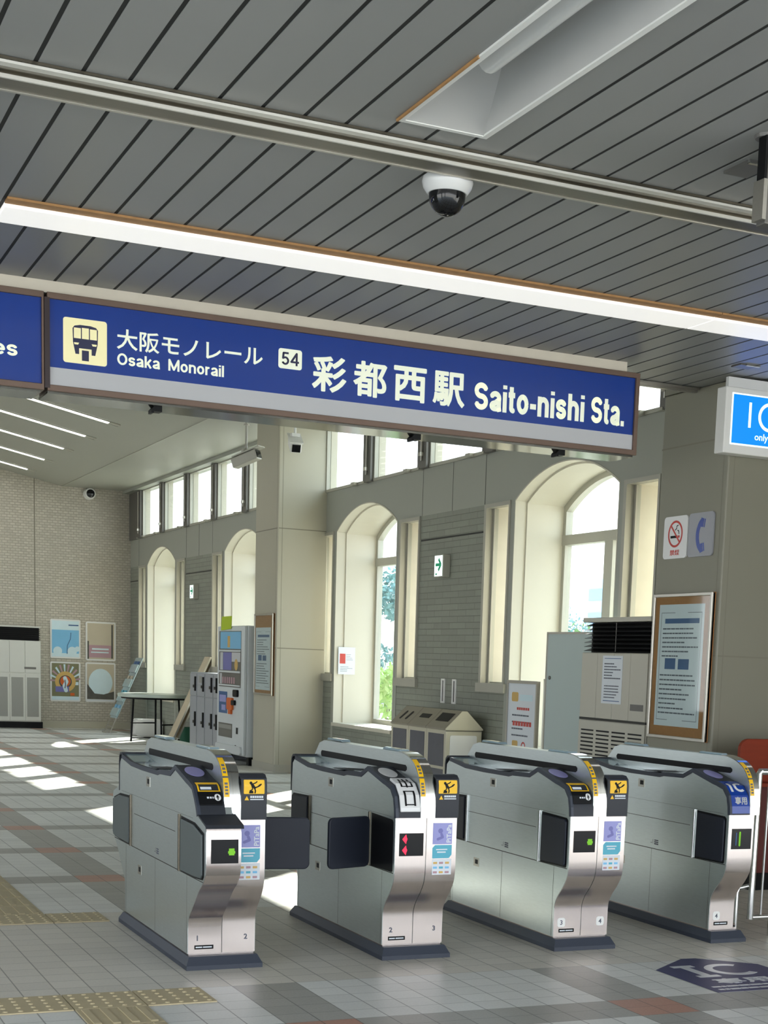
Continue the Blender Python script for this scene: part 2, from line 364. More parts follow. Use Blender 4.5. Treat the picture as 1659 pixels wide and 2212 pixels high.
def grotesque(body, u, v, cap, width, t=0.17):
    """bold sans-serif capitals and small letters drawn from strokes; returns polygons fitted to width"""
    X = 0.75; h = t / 2; G = {}
    def S_(H, W):
        ry = (H - t) / 4; rx = W/2 - h; return [arc(W/2, H - h - ry, rx, ry, 15, 270, 16) + arc(W/2, h + ry, rx, ry, 90, -165, 16)]
    nn = lambda W, H: [[(h, 0), (h, H)], [(h, X - h - .24)] + arc(W/2, X - h - .2, W/2 - h, .2, 180, 0, 12) + [(W - h, 0)]]
    G['O'] = (.80, [arc(.40, .5, .40 - h, .5 - h, 0, 360, 28)]); G['o'] = (.60, [arc(.30, X/2, .30 - h, X/2 - h, 0, 360, 24)])
    G['S'] = (.68, S_(1, .68)); G['s'] = (.54, S_(X, .54))
    G['a'] = (.57, [arc(.28, X - h - .15, .19, .15, 165, 0, 10) + [(.57 - h, .13), (.57 - h*.7, 0)], [(.57 - h, X*.55)] + [(.40, X*.53)] + arc(.26, .2, .26 - h, .2 - h, 90, 270, 12) + [(.38, .10), (.57 - h, .22)]])
    G['k'] = (.56, [[(h, 0), (h, 1)], [(h*1.6, .28), (.50, X)], [(.24, .42), (.50, 0)]])
    G['M'] = (.90, [[(h, 0), (h, 1 - h*.6), (.45, .12), (.90 - h, 1 - h*.6), (.90 - h, 0)]])
    G['n'] = (.58, nn(.58, X)); G['h'] = (.58, nn(.58, 1)); G['r'] = (.38, [[(h, 0), (h, X)], [(h, X - h - .22)] + arc(.34, X - h - .2, .34 - h, .2, 180, 95, 8)])
    G['i'] = (t, [[(h, 0), (h, X)], [(h, .86), (h, 1.0)]]); G['l'] = (t, [[(h, 0), (h, 1)]])
    G['t'] = (.34, [[(.15, .97), (.15, .2)] + arc(.26, .17, .11, .17 - h, 180, 275, 6), [(0, X - h*.8), (.33, X - h*.8)]])
    G['e'] = (.58, [[(.04, X*.5), (.58 - h, X*.5)] + arc(.29, X/2, .29 - h, X/2 - h, 0, 322, 26)])
    G['-'] = (.30, [[(0, .34), (.30, .34)]]); G['.'] = (t, [[(h, 0), (h, t)]]); G[' '] = (.22, [])
    G['5'] = (.60, [[(.54, 1 - h), (.16, 1 - h), (.12, .52)] + arc(.29, .33, .29 - h, .33 - h, 130, -155, 20)])
    G['4'] = (.64, [[(.46, 0), (.46, 1 - h*.6), (.06, .28), (.64, .28)]])
    x = 0; raw = []
    for c in body:
        w, st = G[c]
        for p in st: raw.append([(x + a, b_) for a, b_ in p])
        x += w + .085
    x -= .085; k = width / x; out = []
    for p in raw:
        q = [(u + a * k, v + b_ * cap) for a, b_ in p]
        # strokes keep their weight in both directions: widen each segment by its own direction
        for (a, b_), (c, d) in zip(p, p[1:]):
            L = math.hypot(c-a, d-b_) or 1e-9; nx, ny = -(d-b_)/L*h, (c-a)/L*h
            out.append([(u + X_*k, v + Y_*cap) for X_, Y_ in ((a+nx, b_+ny), (a-nx, b_-ny), (c-nx, d-ny), (c+nx, d+ny))])
        out += [[(u + (a + h*math.cos(z))*k, v + (b_ + h*math.sin(z))*cap) for z in [2*math.pi*i/12 for i in range(12)]] for a, b_ in p[1:-1]]
    return out
class Plane:
    """a plane to draw on: O origin, U right, V up, N towards the viewer"""
    def __init__(s, O, U, V): s.O = Vector(O); s.U = Vector(U).normalized(); s.V = Vector(V).normalized(); s.N = s.U.cross(s.V)
    def p(s, u, v, n=0.0): return s.O + s.U * u + s.V * v + s.N * n
    def draw(s, name, m, parent, polys, n0=0.0, th=0.001, world=True):
        b = B()
        for k, q in enumerate(polys):
            e = 4e-5 * (k % 11)
            b.prism([s.p(u, v, n0) for u, v in q], s.N * (th + e))
        return link(name, b, m, parent, world=world)
    def text(s, name, m, parent, body, u, v, h, n0=0.001, th=0.001, bold=0.0, width=None, align='LEFT', rot=0.0, world=True, sx=1.0, space=1.0):
        me, (x0, x1, y0, y1) = text_mesh(body, bold, space)
        k = h / (y1 - y0) ; kx = k * sx
        if width: kx = width / (x1 - x0)
        ox = {'LEFT': 0, 'CENTER': -(x1 - x0) * kx / 2, 'RIGHT': -(x1 - x0) * kx}[align]
        ca, sa = math.cos(rot), math.sin(rot)
        def f(p):
            a, b_ = (p.x - x0) * kx + ox, (p.y - y0) * k
            return s.p(u + a * ca - b_ * sa, v + a * sa + b_ * ca, n0 + (p.z > 0) * th * (1 + max(0, p.z - 0.01) * 40))
        b = B(); b.add_mesh(me, fn=f); return link(name, b, m, parent, world=world)
_tc = {}
def text_mesh(body, bold, space=1.0):
    key = (body, bold, space)
    if key not in _tc:
        c = bpy.data.curves.new('lettering', 'FONT'); c.body = body; c.offset = min(bold, 0.008); c.extrude = 0.01; c.resolution_u = 3; c.space_character = space
        o = bpy.data.objects.new('lettering', c); COL.objects.link(o)
        me = bpy.data.meshes.new_from_object(o.evaluated_get(bpy.context.evaluated_depsgraph_get()))
        bpy.data.objects.remove(o); bpy.data.curves.remove(c)
        d = bold - 0.008
        if d > 0:
            t = bmesh.new()
            for i in range(8):
                a = math.pi * i / 4; m2 = me.copy(); m2.transform(Matrix.Translation((d * math.cos(a), d * math.sin(a), 0)))
                for v in m2.vertices:
                    if v.co.z > 0: v.co.z += 0.001 * (i + 1)
                t.from_mesh(m2); bpy.data.meshes.remove(m2)
            t.from_mesh(me); t.to_mesh(me); t.free()
        xs = [v.co.x for v in me.vertices]; ys = [v.co.y for v in me.vertices]
        _tc[key] = (me, (min(xs), max(xs), min(ys), max(ys)))
    return _tc[key]
def textlines(P, parent, m, u0, u1, v1, v0, n, n0, seed=1, h=0.35, name='print_lines'):
    """unreadable small print: rows of short dashes"""
    rnd = random.Random(seed); polys = []; dv = (v1 - v0) / n
    for i in range(n):
        v = v1 - (i + 0.5) * dv; u = u0; end = u0 + (u1 - u0) * rnd.uniform(0.45, 1.0)
        while u < end:
            w = (u1 - u0) * rnd.uniform(0.04, 0.12)
            polys.append(rect(u, v - dv * h / 2, min(u + w, u1), v + dv * h / 2)); u += w + (u1 - u0) * 0.012
    return P.draw(name, m, parent, polys, n0, 0.0006)
# ================================================================== the setting
XW = 7.16; YB = 31.1; ZC = 3.6; SL = 0.2; XR0 = 5.824; XM = 0.33
def ceil_z(x):
    d = abs(x - XM); e = XR0 - XM
    return 4.64 if d >= e else 4.64 + SL * (e - d)
XL = 2 * XM - XW
b = B(); b.box(XL - 0.5, 9.5, -2.5, YB + 0.3, -0.15, 0.0); struct('floor', b, 'floor')
# --- canopy ceiling: slats with open joints, two of them cut for the recessed light trough
b = B(); bj = B(); P_ = 0.1707; g0 = 1.058
for k in range(-30, 48):
    x0 = g0 + P_ * k + 0.009; x1 = g0 + P_ * (k + 1) - 0.009
    if x1 > 9.2 or x0 < -4.0: continue
    for (ya, yb) in ([(5.92, 9.985), (-2.5, 2.9)] if k in (8, 9) else [(-2.5, 9.985)]):
        b.px([(ya, 0), (yb, 0), (yb, 0.02), (ya, 0.02)], x0, x1) if False else b.py([(x0, ZC), (x1, ZC), (x1, ZC + 0.022), (x0, ZC + 0.022)], ya, yb)
for k in range(-29, 48):
    x = g0 + P_ * k
    for ya, yb in ([(5.93, 9.985), (-2.5, 2.9)] if k in (8, 9, 10) else [(-2.5, 9.985)]): bj.box(x - 0.0095, x + 0.0095, ya, yb, ZC + 0.0025, ZC + 0.02)
struct('ceiling', b, 'slat'); struct('ceiling_joints', bj, 'joint')
b = B()
for x0, x1, y0, y1 in ((-4, 2.42, -2.5, 9.98), (2.79, 9.3, -2.5, 9.98), (2.42, 2.79, -2.5, 2.9), (2.42, 2.79, 5.925, 9.98)): b.box(x0, x1, y0, y1, ZC + 0.026, ZC + 0.05)
b.box(-4.2, 9.4, -2.6, 10.0, 3.95, 4.0); b.box(-4.2, 9.4, -2.6, -2.5, 3.58, 4.0); b.box(-4.2, -4.0, -2.5, 10.0, 3.58, 4.0)
struct('ceiling_backing', b, 'backing')
b = B(); b.box(-4, XW, 9.985, 10.02, ZC - 0.035, ZC + 0.03); b.box(-4, XW, 9.955, 9.985, ZC - 0.02, ZC - 0.004); struct('trim_1', b, 'alu')
# fascia above the canopy edge, and side walls of the low concourse
b = B(); n = 24
top = [(x, ceil_z(x)) for x in [XL + (XW - XL) * i / n for i in range(n + 1)]]
b.py([(XL, ZC + 0.03), (XW, ZC + 0.03)] + top[::-1], 10.0, 10.12); struct('wall_front', b, 'panel')
b = B(); b.box(-4.2, -4.0, 6.5, 10.0, 0, 4.0); b.box(-4.2, -3.7, -2.5, -2.0, 0, 4.0); b.box(-4.2, -3.7, 2.0, 2.5, 0, 4.0); b.box(XL, -4.0, 9.9, 10.1, 0, 4.0); struct('wall_left', b, 'panel')
b = B(); b.box(9.2, 9.4, 2.4, 9.9, 0, 4.0); b.box(9.0, 9.4, -2.5, -2.0, 0, 4.0); b.box(9.2, 9.4, -2.5, 5.5, 3.3, 4.0); b.box(7.16, 9.4, 9.9, 10.4, 0, 4.6); struct('wall_side', b, 'column')
# --- hall ceiling and roof
b = B()
xs = [XL, 2 * XM - XR0, XM, XR0, XW]
lo = [(x, ceil_z(x)) for x in xs]
for i in range(4):
    (xa, za), (xb, zb) = lo[i], lo[i + 1]
    b.py([(xa, za), (xb, zb), (xb, zb + 0.05), (xa, za + 0.05)], 10.02, YB + 0.1)
struct('ceiling_hall', b, 'hallceil')
b = B(); b.box(XR0 - 0.006, XR0 + 0.006, 10.12, YB, 4.632, 4.645); struct('trim_2', b, 'frame')
b = B(); b.py([(XL - 0.85, 5.2), (XL - 0.85, 5.32), (XM, 6.6), (8.0, 5.32), (8.0, 5.2), (XW, 4.74), (XR0, 4.76), (XM, 5.9), (2*XM-XR0, 4.76), (XL, 4.74)], 9.8, YB + 0.6); b.box(7.95, 8.15, 11.7, 13.2, 4.82, 5.25); struct('roof_and_sun_blocker', b, 'concrete')  # last box is unseen, added to keep a sun spot off the floor
# --- back wall with joints and skirting
b = B(); b.py([(XL, 0.0), (XW + 0.3, 0.0), (XW + 0.3, 4.66)] + [(x, ceil_z(x) + 0.02) for x in (XW, XR0, XM, 2*XM-XR0, XL)], YB, YB + 0.25); struct('wall_back', b, 'tile_back')
b = B()
for x in (5.31, 3.4, 1.5, -0.4, -2.3): b.box(x - 0.009, x + 0.009, YB - 0.004, YB, 0.14, ceil_z(x))
struct('trim_3', b, 'joint_soft')
b = B(); b.box(XL, XW, YB - 0.02, YB, 0, 0.13); struct('baseboard_back', b, 'column')
# --- window wall: arches every 5.15 m
CS = [13.2, 18.35, 23.5, 28.65]; HW = 1.03; SP = 3.18; AP = 3.465; RA = (HW*HW + (AP-SP)**2) / (2*(AP-SP)); XO = 7.80
def arch_z(d): return AP - RA + math.sqrt(max(0, RA*RA - d*d)) if abs(d) < HW else SP
Y0 = 10.4
bt, bp, bs = B(), B(), B()
for c in CS:
    lo_, hi_ = c - 2.575, min(c + 2.575, YB)
    lo_ = Y0 if c == CS[0] else lo_
    bt.box(XW, XO, c + 1.72, hi_, 0, SP); bt.box(XW, XO, lo_, c - 1.72, 0, SP)
    for s in (-1, 1):
        a, d = sorted((c + s * 1.12, c + s * 1.72)); bt.box(XW, XO, a, d, 0, 1.33)
        a, d = sorted((c + s * 1.03, c + s * 1.12)); bp.box(XW - 0.006, XO, a, d, 0.0, SP)
    bt.box(XW, XO, c - HW, c + HW, 0, 0.69)
    N = 24; ys = [lo_, c - HW] + [c - HW + 2 * HW * i / N for i in range(1, N)] + [c + HW, hi_]
    zb = [SP, SP] + [arch_z(y - c) for y in ys[2:-2]] + [SP, SP]
    for i in range(len(ys) - 1):
        bp.px([(ys[i], zb[i]), (ys[i+1], zb[i+1]), (ys[i+1], 3.7), (ys[i], 3.7)], XW, XO)
    for y in (lo_, c - 1.75, c + 1.75): bs.box(XW - 0.002, XW, y - 0.005, y + 0.005, SP, 3.7)
    bs.box(XW - 0.002, XW, c - 2.575, c - 1.74, 2.895, 2.915); bs.box(XW - 0.002, XW, c + 1.74, min(c + 2.575, YB), 2.895, 2.915)
bmesh.ops.remove_doubles(bp.bm, verts=bp.bm.verts, dist=1e-5)
struct('wall_right', bt, 'tile_side'); struct('trim_4', bp, 'panel'); struct('trim_5', bs, 'seam')
b = B(); b.box(XW, 7.36, Y0, YB, 4.60, 4.78); b.box(7.0, XW, Y0, YB, 4.585, 4.66); struct('trim_6', b, 'panel')
win = 0
def window(name=None):
    global win; win += 1
    o = bpy.data.objects.new('window_%d' % win, None); COL.objects.link(o); o['kind'] = 'structure'; return o
for c in CS:
    w = window(); w.location = (XW, c, 0.69)
    # cream lining of the reveal with a step, sill, frames and panes
    b = B(); N = 24
    pr = [(c - HW, 0.69)] + [(c - HW + 2*HW*i/N, arch_z(-HW + 2*HW*i/N) if 0 < i < N else SP) for i in range(N + 1)] + [(c + HW, 0.69)]
    ins = lambda t: [(c + (y - c) * (1 - t / HW), z - (t if z > SP - 0.01 else 0)) for y, z in pr]
    for x0, x1, t in ((XW - 0.008, 7.28, 0.012), (7.28, 7.72, 0.03)):
        q = ins(t)
        for i in range(len(pr) - 1):
            b.px([pr[i], pr[i+1], q[i+1], q[i]], x0, x1)
    link('lining', b, 'cream', w)
    b = B(); b.box(XW - 0.03, 7.72, c - HW - 0.0, c + HW + 0.0, 0.655, 0.70); link('sill', b, 'cream', w)
    b = B(); q1 = ins(0.03); q2 = ins(0.085)
    for i in range(len(pr) - 1): b.px([q1[i], q1[i+1], q2[i+1], q2[i]], 7.70, 7.78)
    b.box(7.69, 7.79, c - HW + 0.03, c + HW - 0.03, 2.76, 2.86); b.box(7.70, 7.78, c - HW + 0.03, c + HW - 0.03, 0.70, 0.76)
    b.box(7.70, 7.785, c - 0.02, c + 0.14, 0.72, 2.80)
    link('frame', b, 'frame', w)
    b = B(); b.px([(c - HW + 0.05, 0.72)] + [(y, z - 0.03) for y, z in ins(0.05)[1:-1]] + [(c + HW - 0.05, 0.72)], 7.735, 7.741); link('pane', b, 'glass', w)
    for s in (-1, 1):
        a, d = sorted((c + s * 1.12, c + s * 1.72)); v = window(); v.location = (XW, (a + d) / 2, 1.33)
        b = B()
        for x0, x1, y0, y1, z0, z1 in ((XW-0.02, 7.22, a, a+0.03, 1.33, SP), (XW-0.02, 7.22, d-0.05, d, 1.33, SP), (XW-0.02, 7.22, a, d, SP-0.04, SP), (XW-0.035, 7.24, a-0.04, d+0.04, 1.24, 1.335), (7.22, 7.27, d-0.085, d-0.05, 1.33, SP-0.04), (7.22, 7.27, a+0.03, a+0.05, 1.33, SP-0.04)): b.box(x0, x1, y0, y1, z0, z1)
        link('frame', b, 'frame', v)
        b = B()
        for x0, x1, y0, y1, z0, z1 in ((7.27, XO, d-0.03, d, 1.33, SP), (7.27, XO, a, a+0.02, 1.33, SP), (7.27, XO, a, d, SP-0.03, SP), (7.24, XO, a, d, 1.325, 1.35)): b.box(x0, x1, y0, y1, z0, z1)
        link('lining', b, 'stone', v)
        b = B(); b.box(7.235, 7.24, a+0.03, d-0.05, 1.34, SP-0.03); link('pane', b, 'glass', v)
# clerestory lights: posts and casements
mull = [28.47 - 1.706 * k for k in range(-1, 11)]
mull = [m for m in mull if 10.3 < m < 30.6]
b = B(); b2 = B(); b3 = B()
for m in mull:
    e, e2 = (0.35, 0.08) if m < 12 else (0.125, 0.125)  # end post widened on its near side to block stray sun
    b.box(7.10, 7.2, m - e, m + e2, 3.7, 4.60); b3.box(7.2, 7.29, m - 0.15, m + (0.09 if m < 12 else 0.13), 3.7, 4.60)
    b2.tube([(7.085, m - 0.02, 3.78), (7.085, m - 0.02, 4.56)], 0.012, 8); b2.box(7.06, 7.10, m - 0.05, m + 0.01, 3.83, 3.87)
b3.box(7.2, 7.29, 30.2, YB, 3.7, 4.6); b.box(7.10, 7.2, 30.16, 30.32, 3.7, 4.6); b.box(7.13, 7.2, 30.32, YB, 3.7, 4.6)
struct('trim_7', b, 'frame_dark'); struct('trim_8', b2, 'alu'); struct('trim_9', b3, 'cream')
ends = sorted(mull + [30.3]); ends = [10.0] + ends
for a, d in zip(ends, ends[1:]):
    ya, yb = max(a + (0.08 if a < 12 else 0.125), Y0), d - 0.125 - (0.02 if d > 30 else 0)
    v = window(); v.location = (XW, (ya + yb) / 2, 3.7)
    b = B()
    for y0, y1, z0, z1 in ((ya, ya+0.035, 3.7, 4.6), (yb-0.035, yb, 3.7, 4.6), (ya, yb, 3.7, 3.735), (ya, yb, 4.565, 4.6)): b.box(7.14, 7.19, y0, y1, z0, z1)
    b.box(7.09, 7.15, (ya+yb)/2 - 0.45, (ya+yb)/2 - 0.33, 3.695, 3.735); b.box(7.09, 7.15, ya - 0.06, ya + 0.02, 3.69, 3.715)
    link('frame', b, 'frame', v)
    b = B(); b.box(7.165, 7.171, ya+0.02, yb-0.02, 3.72, 4.58); link('pane', b, 'glass', v)
# hall's far side (out of the picture) with openings so that daylight enters from there too
b = B()
for c in CS: b.box(XL - 0.3, XL, c - 2.6, c - 1.0, 0, 3.7); b.box(XL - 0.3, XL, c + 1.0, c + 2.6, 0, 3.7); b.box(XL - 0.3, XL, c - 1.0, c + 1.0, 0, 0.7); b.box(XL - 0.3, XL, c - 1.0, c + 1.0, 3.3, 3.7)
for m in mull: b.box(XL - 0.3, XL, m - 0.14, m + 0.14, 3.7, 4.7)
b.box(XL - 0.3, XL, 9.9, 10.7, 0, 4.7); b.box(XL - 0.3, XL, 31.0, YB + .2, 0, 4.7)
struct('wall_far', b, 'panel')
# --- columns
def column(y0, y1, zt, nm, mt='column'):
    b = B(); b.box(6.49, 7.30 if y0 < 12 else XW + 0.02, y0, y1, 0.0, zt); o = struct(nm, b, mt, bevel=0.012)
    s = B()
    for z in (1.646, 3.2):
        s.box(6.4885, 6.49, y0 + 0.02, y1, z - 0.006, z + 0.006); s.box(6.50, XW, y0 - 0.0015, y0, z - 0.006, z + 0.006)
    s.box(6.545, 6.551, y0 - 0.0015, y0, 0.1, zt); s.box(6.4885, 6.49, y0 + 0.05, y0 + 0.056, 0.1, zt)
    link('joint', s, 'joint_soft', o)
    s = B(); s.box(6.482, 6.49, y0 - 0.008, y1 + 0.008, 0, 0.10); s.box(6.49, XW + 0.02, y0 - 0.008, y0, 0, 0.10); link('skirting', s, 'frame', o)
column(9.53, 10.43, ZC - 0.002, 'column', 'column_shaded'); column(19.8, 20.77, 4.64, 'column')
b = B(); b.box(6.49, XW, 10.0, 10.43, ZC, 4.64); struct('wall_upper', b, 'column_shaded')
# portals
for c in CS: portal((7.9, c, 2.05), (-1, 0, 0), 2.06, 2.9)
portal((7.7, 20.7, 4.15), (-1, 0, 0), 20.6, 0.95)
portal((2.6, -2.6, 1.8), (0, 1, 0), 13.2, 3.6); portal((-4.1, 2.0, 1.8), (1, 0, 0), 9.0, 3.6); portal((9.3, 0.2, 1.65), (-1, 0, 0), 4.4, 3.3)
# ================================================================== outdoors
b = B(); b.box(7.9, 160, -40, 120, -3.2, -3.0); o = struct('ground', b, 'earth')
b = B(); b.box(-60, 60, -60, -2.6, -0.5, -0.16); b.box(9.5, 60, -2.6, 6.0, -0.5, -0.16); b.box(-60, XL - 0.6, -2.6, 60, -0.5, -0.16); b.box(XL - 0.6, -4.2, -2.6, 9.8, -0.5, -0.16); struct('pavement', b, 'plaza')
def tree(label, x, y, zb, h, r, leafm, n, seed):
    rnd = random.Random(seed); t = thing('tree', label, 'tree', (x, y, -3.0), 'trees outside the arched windows')
    b = B(); b.tube([(x, y, -3.0), (x + 0.1, y, (zb - 3) / 2), (x, y + 0.1, zb + h * 0.5)], [0.16, 0.12, 0.05], 8)
    for k in range(5):
        a = k * 1.3; b.tube([(x, y, zb + h * 0.1 * k), (x + math.cos(a) * r * 0.6, y + math.sin(a) * r * 0.6, zb + h * (0.25 + 0.12 * k))], [0.06, 0.02], 6)
    link('trunk', b, 'bark', t)
    b = B(); cl = [(x + rnd.gauss(0, r*.45), y + rnd.gauss(0, r*.45), zb + h * rnd.uniform(0.1, 0.9)) for _ in range(26)]
    for i in range(n):
        c = cl[i % len(cl)]; d = Vector((rnd.gauss(0, 1), rnd.gauss(0, 1), rnd.gauss(0, 0.8))).normalized() * rnd.uniform(0.3, 0.62) * r * 0.55
        p = Vector(c) + d; s = rnd.uniform(0.05, 0.11)
        u = Vector((rnd.gauss(0, 1), rnd.gauss(0, 1), rnd.gauss(0, 1))).normalized(); w = u.cross(Vector((rnd.gauss(0, 1), rnd.gauss(0, 1), rnd.gauss(0, 1)))).normalized()
        b.poly([p - u * s, p - w * s * .5, p + u * s, p + w * s * .5])
    link('foliage', b, leafm, t, recalc=False)
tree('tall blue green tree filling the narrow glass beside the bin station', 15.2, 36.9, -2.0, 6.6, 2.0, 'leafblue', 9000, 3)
tree('low bright yellow green tree at the foot of the narrow arched window', 11.2, 27.2, -2.6, 4.4, 1.2, 'leaflight', 6000, 4)
tree('leafy green tree below the pale tower seen over the tall air conditioner', 17.0, 29.6, -2.0, 5.2, 2.0, 'leaf', 8000, 5)
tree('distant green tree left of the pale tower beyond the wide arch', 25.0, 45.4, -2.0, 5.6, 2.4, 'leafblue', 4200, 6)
t = thing('office_tower', 'pale blue office tower far beyond the wide arched window', 'building', (74.0, 120.0, -3.0))
tx, ty = 74.0, 120.0
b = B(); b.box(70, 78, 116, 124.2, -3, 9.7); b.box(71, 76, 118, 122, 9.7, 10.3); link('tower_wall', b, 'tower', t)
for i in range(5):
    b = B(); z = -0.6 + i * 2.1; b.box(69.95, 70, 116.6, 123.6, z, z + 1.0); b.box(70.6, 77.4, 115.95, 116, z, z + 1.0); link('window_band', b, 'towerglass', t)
# ================================================================== under the canopy
# brushed rail across the ceiling
t = thing('ceiling_rail', 'long bright metal rail running across the slatted ceiling', 'rail', (0, 6.2, ZC))
b = B(); b.box(-4, 4.9, 6.10, 6.37, ZC - 0.014, ZC - 0.001); link('base', b, 'track', t)
b = B(); b.box(-4, 4.9, 6.10, 6.14, ZC - 0.024, ZC - 0.012); link('lip', b, 'lip', t)
b = B(); b.px([(6.228, ZC - 0.012), (6.228, ZC - 0.034), (6.352, ZC - 0.034), (6.352, ZC - 0.012)], -4, 4.9); link('track', b, 'track', t)
b = B(); b.box(-4, 4.9, 6.218, 6.229, ZC - 0.036, ZC - 0.022); link('edge', b, 'lip', t)
b = B(); b.box(-4, 4.9, 6.35, 6.366, ZC - 0.037, ZC - 0.012); link('edge', b, 'alu', t)
# long lamps
for x0, x1, lab in ((-2.6, 1.195, 'white strip lamp ending at the left edge, left of the long strip lamps'), (1.235, 5.27, 'long white strip lamp above the station name sign'), (5.275, 8.9, 'white strip lamp continuing to the right edge above the IC sign')):
    t = thing('strip_lamp', lab, 'lamp', ((x0+x1)/2, 8.1, ZC), 'strip lamps on the slatted ceiling')
    b = B(); b.box(x0, x1, 7.975, 8.27, ZC - 0.028, ZC - 0.002); link('diffuser', b, 'lamp', t, bevel=0.004)
    b = B(); b.box(x0, x1, 7.89, 7.975, ZC - 0.012, ZC - 0.001); link('rusty_edge', b, 'rust', t)
    b = B(); b.box(x0, x1, 8.27, 8.285, ZC - 0.02, ZC - 0.001); link('edge', b, 'alu', t)
# recessed trough lamp
t = thing('trough_lamp', 'unlit white recessed trough lamp in the slatted ceiling', 'lamp', (2.6, 4.4, ZC))
x0, x1, y0, y1 = 2.424, 2.772, 2.9, 5.922; zt = ZC + 0.17; xi0, xi1, yi = 2.50, 2.71, 5.64
b = B()
for q in ([(x0,y1,ZC),(x1,y1,ZC),(xi1,yi,zt),(xi0,yi,zt)], [(x0,y0,ZC),(x0,y1,ZC),(xi0,yi,zt),(xi0,y0,zt)], [(x1,y1,ZC),(x1,y0,ZC),(xi1,y0,zt),(xi1,yi,zt)], [(xi0,y0,zt),(xi0,yi,zt),(xi1,yi,zt),(xi1,y0,zt)], [(x0,y0,ZC),(xi0,y0,zt),(xi1,y0,zt),(x1,y0,ZC)]): b.poly(q)
bmesh.ops.remove_doubles(b.bm, verts=b.bm.verts, dist=1e-4)
o = link('reflector', b, 'trough', t, recalc=False); md = o.modifiers.new('sheet', 'SOLIDIFY'); md.thickness = 0.006; md.offset = 1
b = B()
for q in ((x0-.02, x0+.004, y0, y1+.02), (x1-.004, x1+.02, y0, y1+.02), (x0, x1, y1-.004, y1+.02)): b.box(*q, ZC - 0.008, ZC)
link('frame', b, 'white', t)
b = B(); b.tube([(2.565, y0 + 0.05, zt - 0.075), (2.565, 5.46, zt - 0.075), (2.565, 5.49, zt - 0.07)], [0.046, 0.046, 0.02], 14); link('lamp_cover', b, 'whitegloss', t, smooth=True)
b = B(); b.box(x0 - 0.024, x0 - 0.016, 5.2, y1 + 0.02, ZC - 0.010, ZC - 0.001); link('rust_line', b, 'rust', t)
# dome camera
t = thing('dome_camera', 'white dome security camera with dark glass under the ceiling rail', 'camera', (2.862, 6.47, ZC))
b = B(); b.lathe([(0.085, 0.0), (0.108, -0.012), (0.112, -0.03), (0.106, -0.052), (0.092, -0.072), (0.086, -0.078)], (2.862, 6.47, ZC), seg=40); link('housing', b, 'whitegloss', t, smooth=True)
b = B(); b.lathe([(0.082, -0.07)] + [(0.08 * math.cos(a), -0.085 - 0.085 * math.sin(a)) for a in [i * math.pi / 20 for i in range(0, 10)]] + [(0.004, -0.17)], (2.862, 6.47, ZC), seg=40); link('dome', b, 'domeglass', t, smooth=True)
# small dark ceiling fittings and the hanging grey panel at the right edge
t = thing('ceiling_speaker', 'small dark square fitting in the ceiling by the hanging panel', 'speaker', (3.89, 5.69, ZC))
b = B(); b.box(3.822, 3.94, 5.6, 5.775, ZC - 0.01, ZC); link('grille', b, 'frame_dark', t)
b = B(); b.box(3.822, 3.94, 5.585, 5.602, ZC - 0.016, ZC); link('lip', b, 'chrome', t)
t = thing('ceiling_speaker', 'small dark square fitting in the ceiling above the IC sign', 'speaker', (6.28, 9.1, ZC))
b = B(); b.box(6.213, 6.35, 9.04, 9.155, ZC - 0.01, ZC); link('grille', b, 'frame_dark', t)
b = B(); b.box(6.25, 6.36, 9.02, 9.04, ZC - 0.014, ZC); link('lip', b, 'chrome', t)
t = thing('hanging_sign', 'grey hanging panel with black edge at the right end of the rail', 'sign', (3.95, 5.3, ZC))
b = B(); b.box(3.70, 4.25, 5.28, 5.34, 3.262, ZC - 0.012); link('panel', b, 'frame_dark', t, bevel=0.004)
b = B(); b.box(3.688, 3.70, 5.285, 5.335, 3.43, ZC - 0.012); link('edge_strip', b, 'black', t)
b = B(); b.box(3.682, 3.70, 5.275, 5.345, 3.275, 3.425); link('bracket', b, 'alu', t)
b = B(); b.lathe([(0.05, 0), (0.045, -0.012)], (3.72, 5.33, ZC), seg=20); link('rosette', b, 'frame_dark', t)
# ------------------------------------------------ station name sign
b = B(); b.box(-3.8, 5.582, 9.48, 9.70, 3.532, ZC); o = struct('trim_10', b, 'beam')
t = thing('station_sign', 'long blue overhead sign naming the monorail station in white letters', 'sign', (3.68, 9.6, 2.985), 'blue overhead signs')
def sign_box(t, x0, x1, text_right=True):
    b = B()
    for a, d, z0, z1 in ((x0, x1, 3.496, 3.53), (x0, x1, 2.985, 3.02), (x0, x0 + 0.014, 2.985, 3.53), (x1 - 0.03 if text_right else x1 - 0.014, x1, 2.985, 3.53)): b.box(a, d, 9.44, 9.72, z0, z1)
    link('frame', b, 'bronze', t, bevel=0.003)
    b = B(); b.box(x0 + 0.01, x1 - 0.01, 9.46, 9.70, 3.01, 3.50); link('panel', b, 'blue', t)
    b = B(); b.box(x0 + 0.002, x1 - 0.02, 9.46, 9.75, 2.972, 2.985); link('underside', b, 'glossgrey', t)
XS0, XS1 = 1.692, 5.668
sign_box(t, XS0, XS1)
PS = Plane((0, 9.459, 0), (1, 0, 0), (0, 0, 1))
PS.draw('pale_strip', 'signgrey', t, [rect(1.705, 3.021, 5.638, 3.12)], 0.0, 0.002)
PS.draw('divider', 'darkbrown', t, [rect(1.676, 3.0, 1.706, 3.5)], 0.0, 0.0205)
PS.draw('icon_tile', 'iconcream', t, [rrect(1.784, 3.157, 2.036, 3.408, 0.016)], 0.001, 0.001)
cx, z0 = 1.911, 3.155
